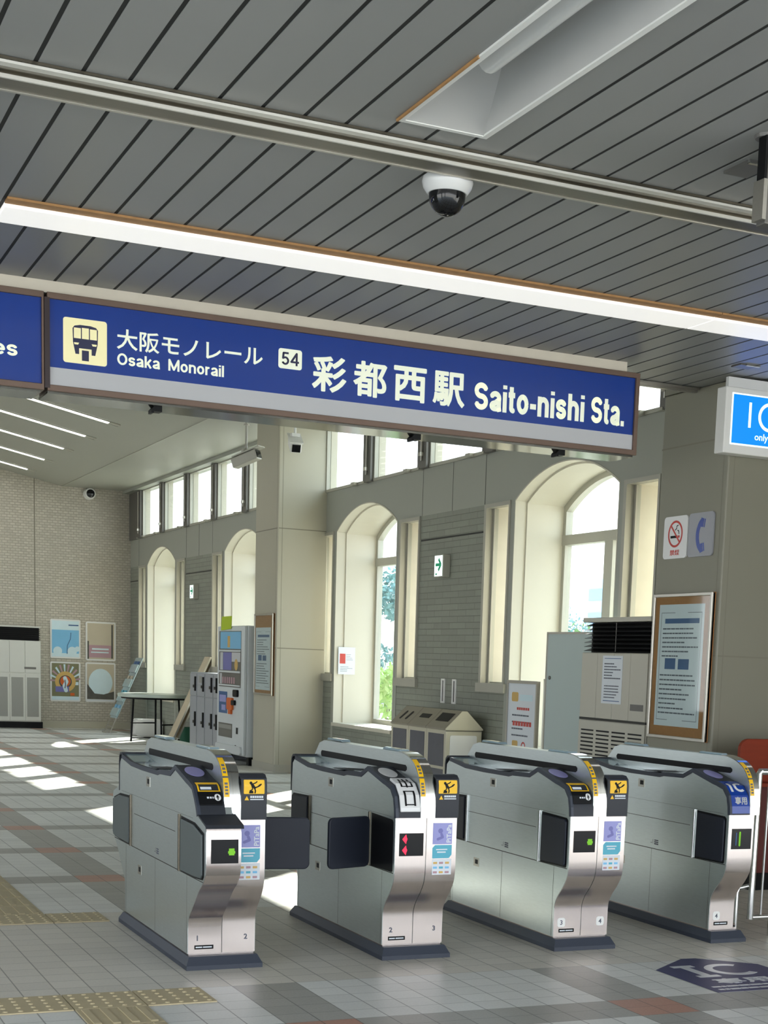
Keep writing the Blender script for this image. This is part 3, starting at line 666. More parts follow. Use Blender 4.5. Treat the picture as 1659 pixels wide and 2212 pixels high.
tr = [(cx-.073, z0+.197), (cx-.071, z0+.12), (cx-.057, z0+.055), (cx-.036, z0+.055), (cx-.036, z0+.088), (cx+.036, z0+.088), (cx+.036, z0+.055), (cx+.057, z0+.055), (cx+.071, z0+.12), (cx+.073, z0+.197), (cx+.062, z0+.211), (cx+.03, z0+.218), (cx-.03, z0+.218), (cx-.062, z0+.211)]
PS.draw('train_pictogram', 'navy', t, [tr, rect(cx-.02, z0+.02, cx+.02, z0+.078)], 0.002, 0.001)
PS.draw('train_windows', 'iconcream', t, [rect(cx-.066, z0+.142, cx-.026, z0+.2), rect(cx-.02, z0+.142, cx+.02, z0+.203), rect(cx+.026, z0+.142, cx+.066, z0+.2), [(cx-.066, z0+.118), (cx-.036, z0+.118), (cx-.042, z0+.107), (cx-.063, z0+.107)], [(cx+.066, z0+.118), (cx+.036, z0+.118), (cx+.042, z0+.107), (cx+.063, z0+.107)]], 0.003, 0.001)
PS.text('lettering', 'ivory', t, '大阪モノレール', 2.094, 3.266, 0.116, 0.001, 0.001, bold=0.015, width=0.89)
PS.draw('lettering', 'ivory', t, grotesque('Osaka  Monorail', 2.096, 3.178, 0.066, 0.645), 0.001, 0.001)
PS.draw('number_tile', 'ivory', t, [rrect(3.084, 3.273, 3.236, 3.391, 0.016)], 0.001, 0.001)
PS.draw('lettering', 'navy', t, grotesque('54', 3.103, 3.295, 0.076, 0.114, 0.15), 0.002, 0.001)
for i, chx in enumerate('彩都西駅'):
    PS.text('lettering', 'ivory', t, chx, 3.418 + 0.274 * i, 3.163, 0.216, 0.001, 0.001, bold=0.026, width=0.228, align='CENTER')
PS.draw('lettering', 'ivory', t, grotesque('Saito-nishi', 4.424, 3.168, 0.172, 0.825, 0.20), 0.001, 0.001)
PS.draw('lettering', 'ivory', t, grotesque('Sta.', 5.302, 3.170, 0.172, 0.262, 0.20), 0.001, 0.001)
for x in (2.35, 4.05, 5.12):
    b = B(); b.py([(x - .035, 2.935), (x - .02, 2.935), (x - .02, 2.945), (x + .03, 2.945), (x + .03, 2.972), (x - .02, 2.972), (x - .035, 2.955)], 9.52, 9.60); link('clip', b, 'black', t)
t = thing('station_sign', 'blue overhead sign at the left edge ending in the letters es', 'sign', (-1.0, 9.6, 2.985), 'blue overhead signs')
sign_box(t, -3.6, 1.674, False)
PS.draw('lettering', 'ivory', t, grotesque('es', 1.395, 3.157, 0.082, 0.132), 0.001, 0.001)
# ------------------------------------------------ IC sign
t = thing('ic_sign', 'bright blue lit IC sign with white frame hung before the near column', 'sign', (6.9, 9.44, 3.06))
b = B(); b.box(6.352, 7.9, 9.40, 9.515, 3.066, 3.52); link('box', b, 'white', t, bevel=0.008)
b = B(); b.box(6.37, 7.9, 9.405, 9.44, 3.52, 3.585); link('mounting_bar', b, 'whitegloss', t)
PI_ = Plane((0, 9.3995, 0), (1, 0, 0), (0, 0, 1))
PI_.draw('lit_border', 'icwhite', t, [rect(6.405, 3.128, 7.87, 3.48)], 0, 0.001)
PI_.draw('lit_face', 'icblue', t, [rect(6.416, 3.138, 7.86, 3.471)], 0.001, 0.001)
PI_.draw('lettering', 'icwhite', t, [rect(6.552, 3.254, 6.573, 3.426)] + [q for q in ring(6.735, 3.338, 0.078, 0.1, 30, 55, 305)], 0.002, 0.001)
PI_.text('lettering', 'icwhite', t, 'only for', 6.614, 3.158, 0.064, 0.002, 0.001, bold=0.006)
# ================================================================== ticket gates
COVER = [(-.803, .738), (-.805, .90), (-.799, .928), (-.782, .941), (-.745, .944)]
def cat(p, n=5):
    """smooth a (y,z) polyline"""
    o = []
    for i in range(len(p) - 1):
        p0, p1, p2, p3 = p[max(i-1, 0)], p[i], p[i+1], p[min(i+2, len(p)-1)]
        for k in range(n):
            t_ = k / n; a = []
            for j in (0, 1):
                a.append(0.5 * (2*p1[j] + (p2[j]-p0[j])*t_ + (2*p0[j]-5*p1[j]+4*p2[j]-p3[j])*t_**2 + (-p0[j]+3*p1[j]-3*p2[j]+p3[j])*t_**3))
            o.append(tuple(a))
    return o + [p[-1]]
YG = 7.865
FACE = [(-.665, .07), (-.665, .14), (-.665, .205)] + cat([(-.665, .205), (-.670, .25), (-.700, .30), (-.752, .355), (-.790, .41), (-.802, .46)])[1:] + [(-.804, .50), (-.803, .738)]
FACEX = [(-.665, .07), (-.665, .14), (-.665, .20)] + cat([(-.665, .20), (-.678, .25), (-.735, .30), (-.845, .40), (-.925, .455), (-.965, .50)])[1:] + [(-.975, .55), (-.972, .70), (-.963, .722)]
HOOD = [(-.803, .738), (-.797, .785), (-.780, .84), (-.735, .885), (-.665, .902), (-.63, .908), (-.416, .957)]
REAR = [(-.318, .917), (-.11, .911), (-.065, .902), (.265, .901), (.515, .906), (.745, .934)]
def along(prof, z):
    """point and outward normal of a (y,z) profile at height z"""
    for (y0, z0), (y1, z1) in zip(prof, prof[1:]):
        if (z0 - z) * (z1 - z) <= 0 and z0 != z1:
            k = (z - z0) / (z1 - z0); L = math.hypot(y1-y0, z1-z0); return (y0 + (y1-y0)*k, z), (-(z1-z0)/L, (y1-y0)/L)
    return prof[-1], (-1, 0)
def wrap(prof, off, x, z):
    (y, zz), (ny, nz) = along(prof, z); return (x, y + ny * off, zz + nz * off)
def sub(prof, z0, z1):
    """the stretch of a profile between two heights"""
    return [along(prof, z0)[0]] + [p for p in prof if z0 < p[1] < z1] + [along(prof, z1)[0]]
def clip(poly, a, up):
    """the part of a polygon above (up) or below v = a"""
    o = []; ins = (lambda p: p[1] >= a) if up else (lambda p: p[1] <= a)
    for p, q in zip(poly, poly[1:] + poly[:1]):
        if ins(p): o.append(p)
        if ins(p) != ins(q): k = (a - p[1]) / (q[1] - p[1]); o.append((p[0] + (q[0]-p[0])*k, a))
    return o
def arclen(prof):
    """(y,z) profile restated so that height means distance along it"""
    s_ = [0.0]
    for (y0, z0), (y1, z1) in zip(prof, prof[1:]): s_.append(s_[-1] + math.hypot(y1-y0, z1-z0))
    return s_
class Along:
    def __init__(s, prof): s.p = prof; s.s = arclen(prof)
    def at(s, v):
        v = max(0.0, min(v, s.s[-1] - 1e-6))
        for i in range(len(s.p) - 1):
            if s.s[i] <= v <= s.s[i+1]:
                k = (v - s.s[i]) / (s.s[i+1] - s.s[i]); (y0, z0), (y1, z1) = s.p[i], s.p[i+1]; L = s.s[i+1] - s.s[i]
                return (y0 + (y1-y0)*k, z0 + (z1-z0)*k), (-(z1-z0)/L, (y1-y0)/L)
    def part(s, a, d): return [s.at(a)[0]] + [p for p, q in zip(s.p, s.s) if a < q < d] + [s.at(d)[0]]
def wrapp(prof, off, x, v):
    (y, zz), (ny, nz) = prof.at(v) if isinstance(prof, Along) else along(prof, v); return (x, y + ny * off, zz + nz * off)
def wrap_draw(name, m, t, prof, polys, off, th=0.001):
    b = B(); st = 0.006
    for j, q0 in enumerate(polys):
        vs = [v for u, v in q0]; n_ = max(1, int(math.ceil((max(vs) - min(vs)) / st))); e = 3e-5 * (j % 9)
        for i in range(n_):
            a, d = min(vs) + (max(vs)-min(vs))*i/n_, min(vs) + (max(vs)-min(vs))*(i+1)/n_
            q = clip(clip(list(q0), a, True), d, False) if n_ > 1 else list(q0)
            if len(q) < 3: continue
            va = [b.bm.verts.new(wrapp(prof, off, u, v)) for u, v in q]; vb = [b.bm.verts.new(wrapp(prof, off + th + e, u, v)) for u, v in q]; n = len(va)
            b.bm.faces.new(va); b.bm.faces.new(vb[::-1])
            for i_ in range(n): b.bm.faces.new((va[i_], vb[i_], vb[(i_+1) % n], va[(i_+1) % n]))
    return link(name, b, m, t, world=False)
def wrap_text(name, m, t, prof, body, u, v, h, off, bold, width):
    me, (x0, x1, y0, y1) = text_mesh(body, bold); k = h / (y1 - y0); kx = width / (x1 - x0); polys = []
    for f in me.polygons:
        p = [me.vertices[i].co for i in f.vertices]
        if min(c.z for c in p) > 0: polys.append([(u + (c.x - x0) * kx, v + (c.y - y0) * k) for c in p])
    return wrap_draw(name, m, t, prof, polys, off, 0.0008)
def gate(cx, label, nums, style, rstyle=True, wide=False, left_open=False, right_open=False, display='green', half=False):
    t = thing('ticket_gate', label, 'ticket gate', (cx, YG, 0), 'row of ticket gates'); lk = lambda n, b, m, **k: link(n, b, m, t, world=False, **k)
    xr = 0.03 if half else 0.169; xl = -0.169
    b = B()
    q = [(xl-.021, -.728), (xr+.021, -.728), (xr+.021, .735), (xl-.021, .735)]; q2 = [(xl-.002, -.70), (xr+.002, -.70), (xr+.002, .70), (xl-.002, .70)]
    b.box(xl-.021, xr+.021, -.73, .735, 0, .022)
    va = [b.bm.verts.new((x, y, .022)) for x, y in q]; vb = [b.bm.verts.new((x, y, .062)) for x, y in q2]
    b.bm.faces.new(va); b.bm.faces.new(vb[::-1])
    for i in range(4): b.bm.faces.new((va[i], vb[i], vb[(i+1) % 4], va[(i+1) % 4]))
    lk('plinth', b, 'plinth')
    b = B(); b.box(xl+.006, xr-.006, -.662, .66, .062, .074); b.box(xl+.03, -0.012, -.667, -.66, .063, .072)
    lk('levelling_strip', b, 'steel_front')
    fl = FACEX if wide else FACE
    capx = [(-.84, .757), (-.829, .761)] if wide else []
    hl = ([(-.829, .761), (-.81, .80)] + HOOD[2:]) if wide else HOOD
    mir = lambda pr: [(-y, z) for y, z in pr[::-1]]
    def half_body(f, cap, h, x0, x1):
        b = B(); b.px(f + cap + h + REAR + [(.79, .90)] + mir(cap) + mir(f), x0, x1); return b
    lk('body', half_body(fl, capx, hl, xl, -0.0015), 'steel')
    if not half:
        b = B(); b.px(FACE + [(-.79, .90)] + mir(REAR) + mir(HOOD) + mir(FACE), 0.0015, xr); lk('body', b, 'steel')
    b = B(); b.sheet(fl, xl + 0.002, -0.002, 0.0, 0.004); lk('front_panel', b, 'steel_front', smooth=True)
    if not half: b = B(); b.sheet(FACE, 0.002, xr - 0.002, 0.0, 0.004); lk('front_panel', b, 'steel_front', smooth=True)
    if wide:
        b = B(); b.sheet([(-.968, .712), (-.963, .724), (-.84, .757), (-.829, .761)], xl, 0.012, 0.001, 0.006); lk('ledge', b, 'hood')
    # hoods
    for s, h in ((-1, hl), (1, HOOD)):
        if half and s > 0: continue
        a, d = (xl - .002, -.037) if s < 0 else (.046, xr + .002)
        m_ = (lambda pr: pr) if s < 0 else (lambda pr: mir(pr))
        b = B(); b.sheet(m_(h), a, d, 0.0, 0.012); o = lk('hood', b, 'hood', smooth=True)
        if s > 0: b = B(); b.sheet(COVER, a, d, 0.0, 0.012); lk('end_cover', b, 'hood', smooth=True)
        if s < 0: b = B(); b.sheet(mir(COVER), a, d, 0.0, 0.012); lk('end_cover', b, 'hood', smooth=True)
        b = B(); b.sheet(m_(REAR), a, d, 0.0, 0.010); lk('deck', b, 'hood')
        ex = (xl - .0035, xl + .012) if s < 0 else (xr - .012, xr + .0035)
        b = B(); b.sheet(m_(h + REAR), *ex, -0.011, 0.024); lk('edge_trim', b, 'plinth')
        b = B(); b.sheet(m_(REAR), a + .012 if s < 0 else a, d if s < 0 else d - .012, 0.0085, 0.004); lk('top_glass', b, 'hoodtop')
        b = B(); b.px(m_([(-.10, .925), (.12, .916), (.16, .919), (-.06, .929)]), (a+d)/2 - .05, (a+d)/2 + .05); lk('guide_wedge', b, 'hood')
        slope = Plane(((a+d)/2, -.523 * (-s), .9325), (1, 0, 0), (0, .214, .049 * (-s)))
        slope.draw('reader_pad', ('whitegloss' if (style == 'exit' and s < 0) else 'lilac'), t, [disc(0, 0, 0.045, 30, 0.078)], 0.0125, 0.0015, world=False)
    # centre ridge
    r1 = 0.046 if not half else 0.03
    RF = cat([(-.806, .738), (-.803, .84), (-.778, .925), (-.73, .985), (-.655, 1.026), (-.565, 1.046), (-.503, 1.05)])
    ridge = RF + [(.622, 1.045), (.70, 1.027), (.775, .96), (.80, .92), (.80, .80), (0.6, .80)] + [(-.6, .80), (-.75, .738)]
    b = B(); b.px(ridge, -.037, r1); lk('ridge', b, 'steel')
    b = B(); b.sheet(RF, -.036, (r1 - .037) / 2 + .004 if not half else r1 - .002, 0.0, 0.005); lk('front_strip', b, 'chrome', smooth=True)
    if not half: b = B(); b.sheet(RF, .0075, r1 - .001, 0.0, 0.005); lk('front_strip', b, 'chrome', smooth=True)
    sl = [(-.60, .957), (.655, .950), (.668, .962), (.668, .974), (.655, .985), (-.60, .990), (-.617, .981), (-.617, .967)]
    b = B(); b.px(sl, -.0385, -.0365); lk('sensor_slot', b, 'black')
    if not half: b = B(); b.px(sl, r1 - .0005, r1 + .0015); lk('sensor_slot', b, 'black')
    for y0 in (.362, -.50):
        b = B(); b.px([(y0, 1.049), (y0 + .02, 1.062), (y0 + .24, 1.062), (y0 + .26, 1.049)], -.022, r1 - .015); lk('lamp_cap', b, 'hoodtop', bevel=0.004)
    # yellow tapes
    for z0, z1 in ((.845, .932), (.94, 1.018)):
        pr = sub(RF, z0, z1); b = B(); b.sheet(pr, -.0365, -.010, 0.0055, 0.0008); lk('warning_tape', b, 'yellow')
        wrap_draw('warning_print', 'ink', t, RF, [rect(-.031, z0 + .012 + k * .015, -.016, z0 + .021 + k * .015) for k in range(int((z1 - z0 - .02) / .015))], 0.0065, 0.0005)
    PF = lambda x, f=-.8075: Plane((x, f, 0), (1, 0, 0), (0, 0, 1))
    p = PF(0, -.979 if wide else -.808)
    # display
    zs = (.547, .662) if not wide else (.553, .665)
    p.draw('display', 'screen', t, [rect(-.146, zs[0], -.016, zs[1])], 0.0, 0.003, world=False)
    zc = (zs[0] + zs[1]) / 2
    if display == 'red':
        p.draw('display_mark', 'ledred', t, [q for c_ in (zc + .028, zc - .028) for q in ([(-.132, c_), (-.112, c_ + .024), (-.108, c_ + .006), (-.108, c_ - .006), (-.112, c_ - .024)], disc(-.117, c_, .012, 14))], 0.0032, 0.0006, world=False)
    elif display == 'bar':
        p.draw('display_mark', 'ledgreen', t, stroke([(-.094, zc - .036), (-.094, zc + .036)], .011) , 0.0032, 0.0006, world=False)
        p.draw('display_glow', 'inkblue', t, stroke([(-.118, zc - .034), (-.118, zc + .034)], .006), 0.0032, 0.0006, world=False)
    else:
        p.draw('display_mark', 'ledgreen', t, [rect(-.062, zc - .018, -.036, zc + .014)] + [rect(-.066, zc - .01, -.032, zc + .002)], 0.0032, 0.0006, world=False)
    # numbers and maker's plate
    p0 = Plane((0, -.6695, 0), (1, 0, 0), (0, 0, 1))
    for n_, u in zip(nums, (-.124, .118)):
        if style != 'first' and n_ in '34' and nums != ('2', '3'): p0.draw('number_disc', 'white', t, [rrect(u - .022, .122, u + .026, .172, .012)], 0.0, 0.0008, world=False)
        p0.text('number', 'ink', t, n_, u + .002, .134, .026, 0.0012, 0.0006, bold=0.02, align='CENTER', world=False)
    p0.draw('maker_plate', 'black', t, [rect(-.136, .092, -.042, .112)], 0.0, 0.001, world=False)
    textlines(p0, None, 'paper', 0, 0, 0, 0, 1, 0) if False else p0.draw('plate_print', 'paper', t, [rect(-.13, .099, -.098, .105), rect(-.094, .099, -.05, .105)], 0.001, 0.0005, world=False)
    # right half: caution label and card sticker
    if not half:
        hz = lambda polys: polys
        wrap_draw('caution_label', 'yellow', t, COVER, [rrect(.056, .862, .158, .926, .004)], 0.0125, 0.001)
        ux, vz = .107, .893
        fig = [disc(ux - .016, vz + .018, .007, 14)] + stroke([(ux - .012, vz + .012), (ux + .002, vz - .002)], .012) + stroke([(ux + .002, vz - .002), (ux + .018, vz + .004), (ux + .034, vz + .012)], .006) + stroke([(ux + .001, vz - .003), (ux + .006, vz - .016), (ux + .004, vz - .026)], .006) + stroke([(ux - .012, vz + .012), (ux + .006, vz + .018), (ux + .014, vz + .024)], .005) + stroke([(ux - .013, vz + .01), (ux - .008, vz - .008), (ux - .016, vz - .014)], .005) + [[(ux - .026, vz - .028), (ux - .004, vz - .028), (ux - .006, vz - .016), (ux - .022, vz - .012)]]
        wrap_draw('falling_figure', 'black', t, COVER, fig, 0.0138, 0.0006)
        wrap_draw('warning_triangle', 'yellow', t, COVER, [[(.060, .832), (.082, .832), (.071, .852)]], 0.0125, 0.001)
        wrap_draw('warning_print', 'paper', t, COVER, [rect(.088 + .011 * k, .843, .097 + .011 * k, .853) for k in range(6)] + [rect(.088, .833, .154, .838)], 0.0125, 0.001)
        q = PF(0)
        q.draw('card_sticker', 'paper', t, [rect(.036, .448, .143, .528)], 0.0, 0.0008, world=False)
        q.draw('sticker_top', 'lilac2', t, [rect(.036, .604, .143, .712)], 0.0, 0.0008, world=False)
        q.draw('sticker_middle', 'teal', t, [[(.036, .532), (.128, .532), (.143, .55), (.143, .60), (.05, .60), (.036, .585)]], 0.0, 0.0008, world=False)
        q.draw('sticker_mark', 'violet', t, [disc(.078, .672, .013, 16)] + stroke([(.064, .63), (.09, .64), (.084, .655)], .014), 0.001, 0.0005, world=False)
        q.text('lettering', 'paper', t, 'PiTaPa', .138, .612, .026, 0.001, 0.0006, bold=0.02, width=.092, rot=math.pi / 2, world=False)
        q.draw('sticker_print', 'paper', t, [rect(.056, .574, .118, .580), rect(.062, .560, .110, .567)], 0.001, 0.0005, world=False)
        cols = ('mauve', 'teal', 'gold', 'poster_blue')
        for k, cm in enumerate(cols): q.draw('sticker_logos', cm, t, [rect(.042 + .033 * i, .455 + .024 * j, .064 + .033 * i, .466 + .024 * j) for i in range(3) for j in range(3) if (i * 2 + j * 3) % 4 == k], 0.001, 0.0005, world=False)
    # left hood front
    hh = hl
    if style in ('first', 'card'):
        b = B(); pr = sub(hh, .80, .858); b.sheet(pr, -.158, -.046, 0.012, 0.006); lk('card_mouth', b, 'black', bevel=0.003)
        rr = [rect(-.152, .858, -.044, .863), rect(-.152, .888, -.044, .893), rect(-.152, .863, -.145, .888), rect(-.051, .863, -.044, .888)]
        wrap_draw('slot_ring', 'yellow', t, hh, rr, 0.0125, 0.002)
        wrap_draw('card_slot', 'paper', t, hh, [rect(-.138, .869, -.085, .880)], 0.0128, 0.001)
        wrap_draw('arrow_disc', 'whitegloss', t, hh, [disc(-.066, .832, .016, 20, .014)], 0.0185, 0.0008)
        wrap_draw('arrow', 'black', t, hh, [[(-.066, .843), (-.075, .832), (-.0685, .833), (-.0685, .822), (-.0635, .822), (-.0635, .833), (-.057, .832)]], 0.0195, 0.0006)
        wrap_draw('slot_print', 'paper', t, hh, [rect(-.118, .828, -.108, .836), rect(-.104, .828, -.095, .836), rect(-.091, .828, -.086, .836)], 0.0185, 0.0006)
    elif style == 'exit':
        hh = Along(hh); b = B(); b.sheet(hh.part(.03, .245), -.150, -.042, 0.012, 0.014); lk('exit_panel', b, 'whitegloss', bevel=0.004)
        e = 0.0268
        # the two characters, drawn as strokes down the curved panel
        k1 = [rect(-.124, .892, -.064, .8965), rect(-.1, .878, -.090, .9035)] if False else []
        def chars(u, v, w, h, strokes, lw):
            o = []
            for s_ in strokes:
                (a, c_), (d, e_) = s_; x0, x1 = sorted((u + a * w, u + d * w)); z0, z1 = sorted((v + c_ * h, v + e_ * h))
                n_ = max(1, int((z1 - z0) / 0.006))
                for i in range(n_): o.append(rect(x0 - lw/2, z0 - lw*.3 + (z1 - z0 + lw*.6) * i / n_, x1 + lw/2, z0 - lw*.3 + (z1 - z0 + lw*.6) * (i+1) / n_))
            return o
        de = [((.5, 0), (.5, 1)), ((.1, .55), (.9, .55)), ((.1, .55), (.1, .92)), ((.9, .55), (.9, .92)), ((0, .05), (1, .05)), ((0, .05), (0, .42)), ((1, .05), (1, .42))]
        ku = [((0, 0), (1, 0)), ((0, 1), (1, 1)), ((0, -.06), (0, 1)), ((1, -.06), (1, 1))]
        wrap_draw('lettering', 'black', t, hh, chars(-.124, .150, .056, .070, de, .009), e, 0.0006)
        wrap_draw('lettering', 'black', t, hh, chars(-.121, .062, .050, .060, ku, .010), e, 0.0006)
    elif style == 'ic':
        hh = Along(hh); b = B(); b.sheet(hh.part(.008, .245), -.158, -.040, 0.012, 0.0015); lk('ic_sticker', b, 'blue')
        wrap_draw('lettering', 'whitegloss', t, hh, [rect(-.142, .128, -.127, .198)] + [q for q in ring(-.076, .163, .021, .036, 26, 50, 310)], 0.0138, 0.0008)
        wrap_text('lettering', 'whitegloss', t, hh, '専用', -.134, .055, .045, 0.0138, 0.03, .080)
    # sides: joints, locks, maker's mark
    for s in (-1, 1):
        if half and s > 0: continue
        x = xl if s < 0 else xr; x0, x1 = (x - .0008, x) if s < 0 else (x, x + .0008)
        b = B(); f0 = -.79 if not (wide and s < 0) else -.93
        for y0, y1, z0, z1 in ((f0, -f0, .456, .460), (-.42, .45, .640, .643), (-.75, .75, .7405, .742), (-.646, -.643, .072, .456), (-.02, -.017, .072, .456), (.643, .646, .072, .456)): b.box(x0, x1, y0, y1, z0, z1)
        lk('panel_joints', b, 'seam')
        for y, z in ((.135, .842), (.32, .352)):
            b = B(); b.box(x0 - .001 * (s < 0), x1 + .001 * (s > 0), y - .036, y + .036, z - .026, z + .024); lk('lock_plate', b, 'alu')
            b = B(); b.box(x0 - .002 * (s < 0), x1 + .002 * (s > 0), y - .022, y + .014, z - .012, z + .014); lk('lock', b, 'black')
        b = B()
        for k in range(3): b.box(x0, x1, -.09, -.045, .485 + k * .011, .492 + k * .011)
        b.box(x0, x1, -.03, -.026, .487, .515); b.box(x0, x1, -.02, -.004, .49, .494); lk('maker_mark', b, 'ink')
        # flap bays and hinge posts at both ends
        for e in (-1, 1):
            w_ = wide and s < 0
            pl = [(-.78, .468), (-.772, .462), (-.485, .460), (-.485, .735), (-.765, .727), (-.78, .715)]
            if w_: pl = [(-.945, .486), (-.925, .468), (-.80, .461), (-.535, .459), (-.535, .731), (-.785, .724), (-.94, .69)]
            pl = [(y * (-e), z) for y, z in pl]
            opened = (left_open if s < 0 else right_open) and e < 0
            b = B(); b.px(pl, x - .0014 if s < 0 else x, x if s < 0 else x + .0014); lk('flap_bay', b, 'black')
            if not opened:
                cy_ = sum(y for y, z in pl) / len(pl); cz = sum(z for y, z in pl) / len(pl)
                pi = [(cy_ + (y - cy_) * .93, cz + (z - cz) * .93) for y, z in pl]
                b = B(); b.px(pi, x - .012 if s < 0 else x, x if s < 0 else x + .012); lk('flap', b, 'flapgrey' if wide and s < 0 else 'flap', bevel=0.005)
            yh = e * (.465 if not w_ else .515)
            b = B(); b.tube([(x + s * .004, yh, .458), (x + s * .004, yh, .738)], 0.009, 10); lk('hinge_post', b, 'chrome' if style in ('card', 'ic') else 'track', smooth=True)
            if opened:
                ang = math.radians(-160 if s < 0 else 8); d = Vector((s * math.cos(math.radians(20 if s < 0 else 10)), -math.sin(math.radians(20 if s < 0 else 10)), 0)); nn = Vector((0, 0, 1)).cross(d)
                o_ = Vector((x + s * .006, yh + .0, 0)); L = .275 if s < 0 else .325
                sh = rrect(0.0, .452, L, .716, .03)
                b = B(); b.prism([o_ + d * u + Vector((0, 0, v)) - nn * .009 for u, v in sh], nn * .018); lk('flap', b, 'flap', bevel=0.005)
    return t
gate(2.106, 'first ticket gate from the left, with wide front and numbers 1 and 2', ('1', '2'), 'first', wide=True, right_open=True)
gate(3.120, 'ticket gate with white exit panel and red display, numbered 2 and 3', ('2', '3'), 'exit', left_open=True, display='red')
gate(4.119, 'ticket gate numbered 3 and 4 with yellow ringed card slot', ('3', '4'), 'card')
gate(5.128, 'narrow ticket gate with blue IC sticker beside the steel railing', ('4',), 'ic', half=True, display='bar')
# ================================================================== along the window wall, near bay
def board(label, y0, y1, z0, z1, x, py0, py1, pz0, pz1, seed, header_left):
    t = thing('notice_board', label, 'notice board', (x, (y0+y1)/2, (z0+z1)/2), 'framed notice boards on the columns')
    b = B(); b.box(x - 0.022, x, y0, y1, z0, z1); link('cork_panel', b, 'cork', t)
    b = B()
    for a, d, c, e in ((y0, y0+.026, z0, z1), (y1-.026, y1, z0, z1), (y0, y1, z0, z0+.026), (y0, y1, z1-.026, z1)): b.box(x - 0.036, x - 0.004, a, d, c, e)
    link('frame', b, 'alu', t, bevel=0.004)
    P = Plane((x - 0.0222, py1, pz0), (0, -1, 0), (0, 0, 1)); w, h = py1 - py0, pz1 - pz0
    P.draw('notice_sheet', 'paper', t, [rect(0, 0, w, h)], 0, 0.001)
    P.draw('notice_border', 'ink', t, [rect(.05*w, .93*h, .36*w, .934*h), rect(.64*w, .93*h, .95*w, .934*h), rect(.05*w, .05*h, .055*w, .93*h), rect(.945*w, .05*h, .95*w, .93*h), rect(.05*w, .05*h, .3*w, .054*h), rect(.64*w, .05*h, .95*w, .054*h)], 0.001, 0.0005)
    P.draw('notice_header', 'inkblue', t, [rect(.14*w, .845*h, .9*w, .885*h)], 0.001, 0.0005)
    textlines(P, t, 'ink', .1*w, .9*w, .82*h, .56*h, 7, 0.001, seed, 0.3)
    textlines(P, t, 'ink', .08*w, .9*w, .44*h, .09*h, 9, 0.001, seed + 1, 0.3)
    P.draw('notice_photo', 'inkblue', t, [rect(.18*w, .47*h, .42*w, .56*h), rect(.48*w, .47*h, .72*w, .555*h)], 0.001, 0.0005)
    b = B(); b.box(x - 0.028, x - 0.0265, y0 + .026, y1 - .026, z0 + .026, z1 - .026); link('cover', b, 'glass', t)
    return t
board('cork notice board with white notice on the near column', 9.578, 10.385, 1.008, 2.108, 6.489, 9.68, 10.3, 1.106, 2.026, 5, 0)
board('narrow notice board on the far column beside the vending machine', 19.862, 20.67, 1.012, 2.10, 6.489, 19.96, 20.62, 1.08, 1.915, 9, 0)
def wsign(name, label, y0, y1, z0, z1, m, n):
    t = thing(name, label, 'sign', (6.489, (y0+y1)/2, (z0+z1)/2))
    P = Plane((6.4885, y1, z0), (0, -1, 0), (0, 0, 1)); w, h = y1-y0, z1-z0
    P.draw('plate', m, t, [rrect(0, 0, w, h, .03)], 0, 0.012); return t, P, w, h
t, P, w, h = wsign('no_smoking_sign', 'white no smoking sign with red ring on the near column', 9.992, 10.318, 2.371, 2.686, 'whitegloss', 0)
cu, cv = w*.5, h*.58
P.draw('red_ring', 'inkred', t, ring(cu, cv, .084, .10) + stroke([(cu - .066, cv + .066), (cu + .066, cv - .066)], .014, False), .0125, .001)
P.draw('cigarette', 'black', t, [rect(cu - .066, cv - .03, cu + .03, cv - .012)] + stroke([(cu - .004, cv + .03), (cu + .014, cv + .04), (cu + .016, cv + .058), (cu + .034, cv + .064)], .007) + stroke([(cu + .05, cv + .0), (cu + .045, cv + .02), (cu + .03, cv + .026)], .007), .012, .0008)
P.draw('cigarette_tip', 'inkred', t, [rect(cu + .036, cv - .03, cu + .06, cv - .012)], .012, .0008)
P.text('lettering', 'inkred', t, '禁煙', cu, .024, .042, .012, .0008, bold=0.02, width=.13, align='CENTER')
t, P, w, h = wsign('telephone_sign', 'grey telephone sign with blue handset on the near column', 9.648, 9.975, 2.372, 2.69, 'plategrey', 0)
cu, cv = w*.52, h*.48
hs = [(cu + .052 - .10 * math.cos(math.radians(a)), cv + .118 * math.sin(math.radians(a))) for a in range(-62, 63, 8)]
P.draw('handset', 'blue', t, stroke(hs, .040) + [[(cu - .012, cv + s * .062), (cu + .022, cv + s * .058), (cu + .034, cv + s * .118), (cu - .004, cv + s * .128)] for s in (1, -1)] + [[(cu + .029, cv + s * .057), (cu + .042, cv + s * .055), (cu + .054, cv + s * .115), (cu + .041, cv + s * .117)] for s in (1, -1)], .012, .001)
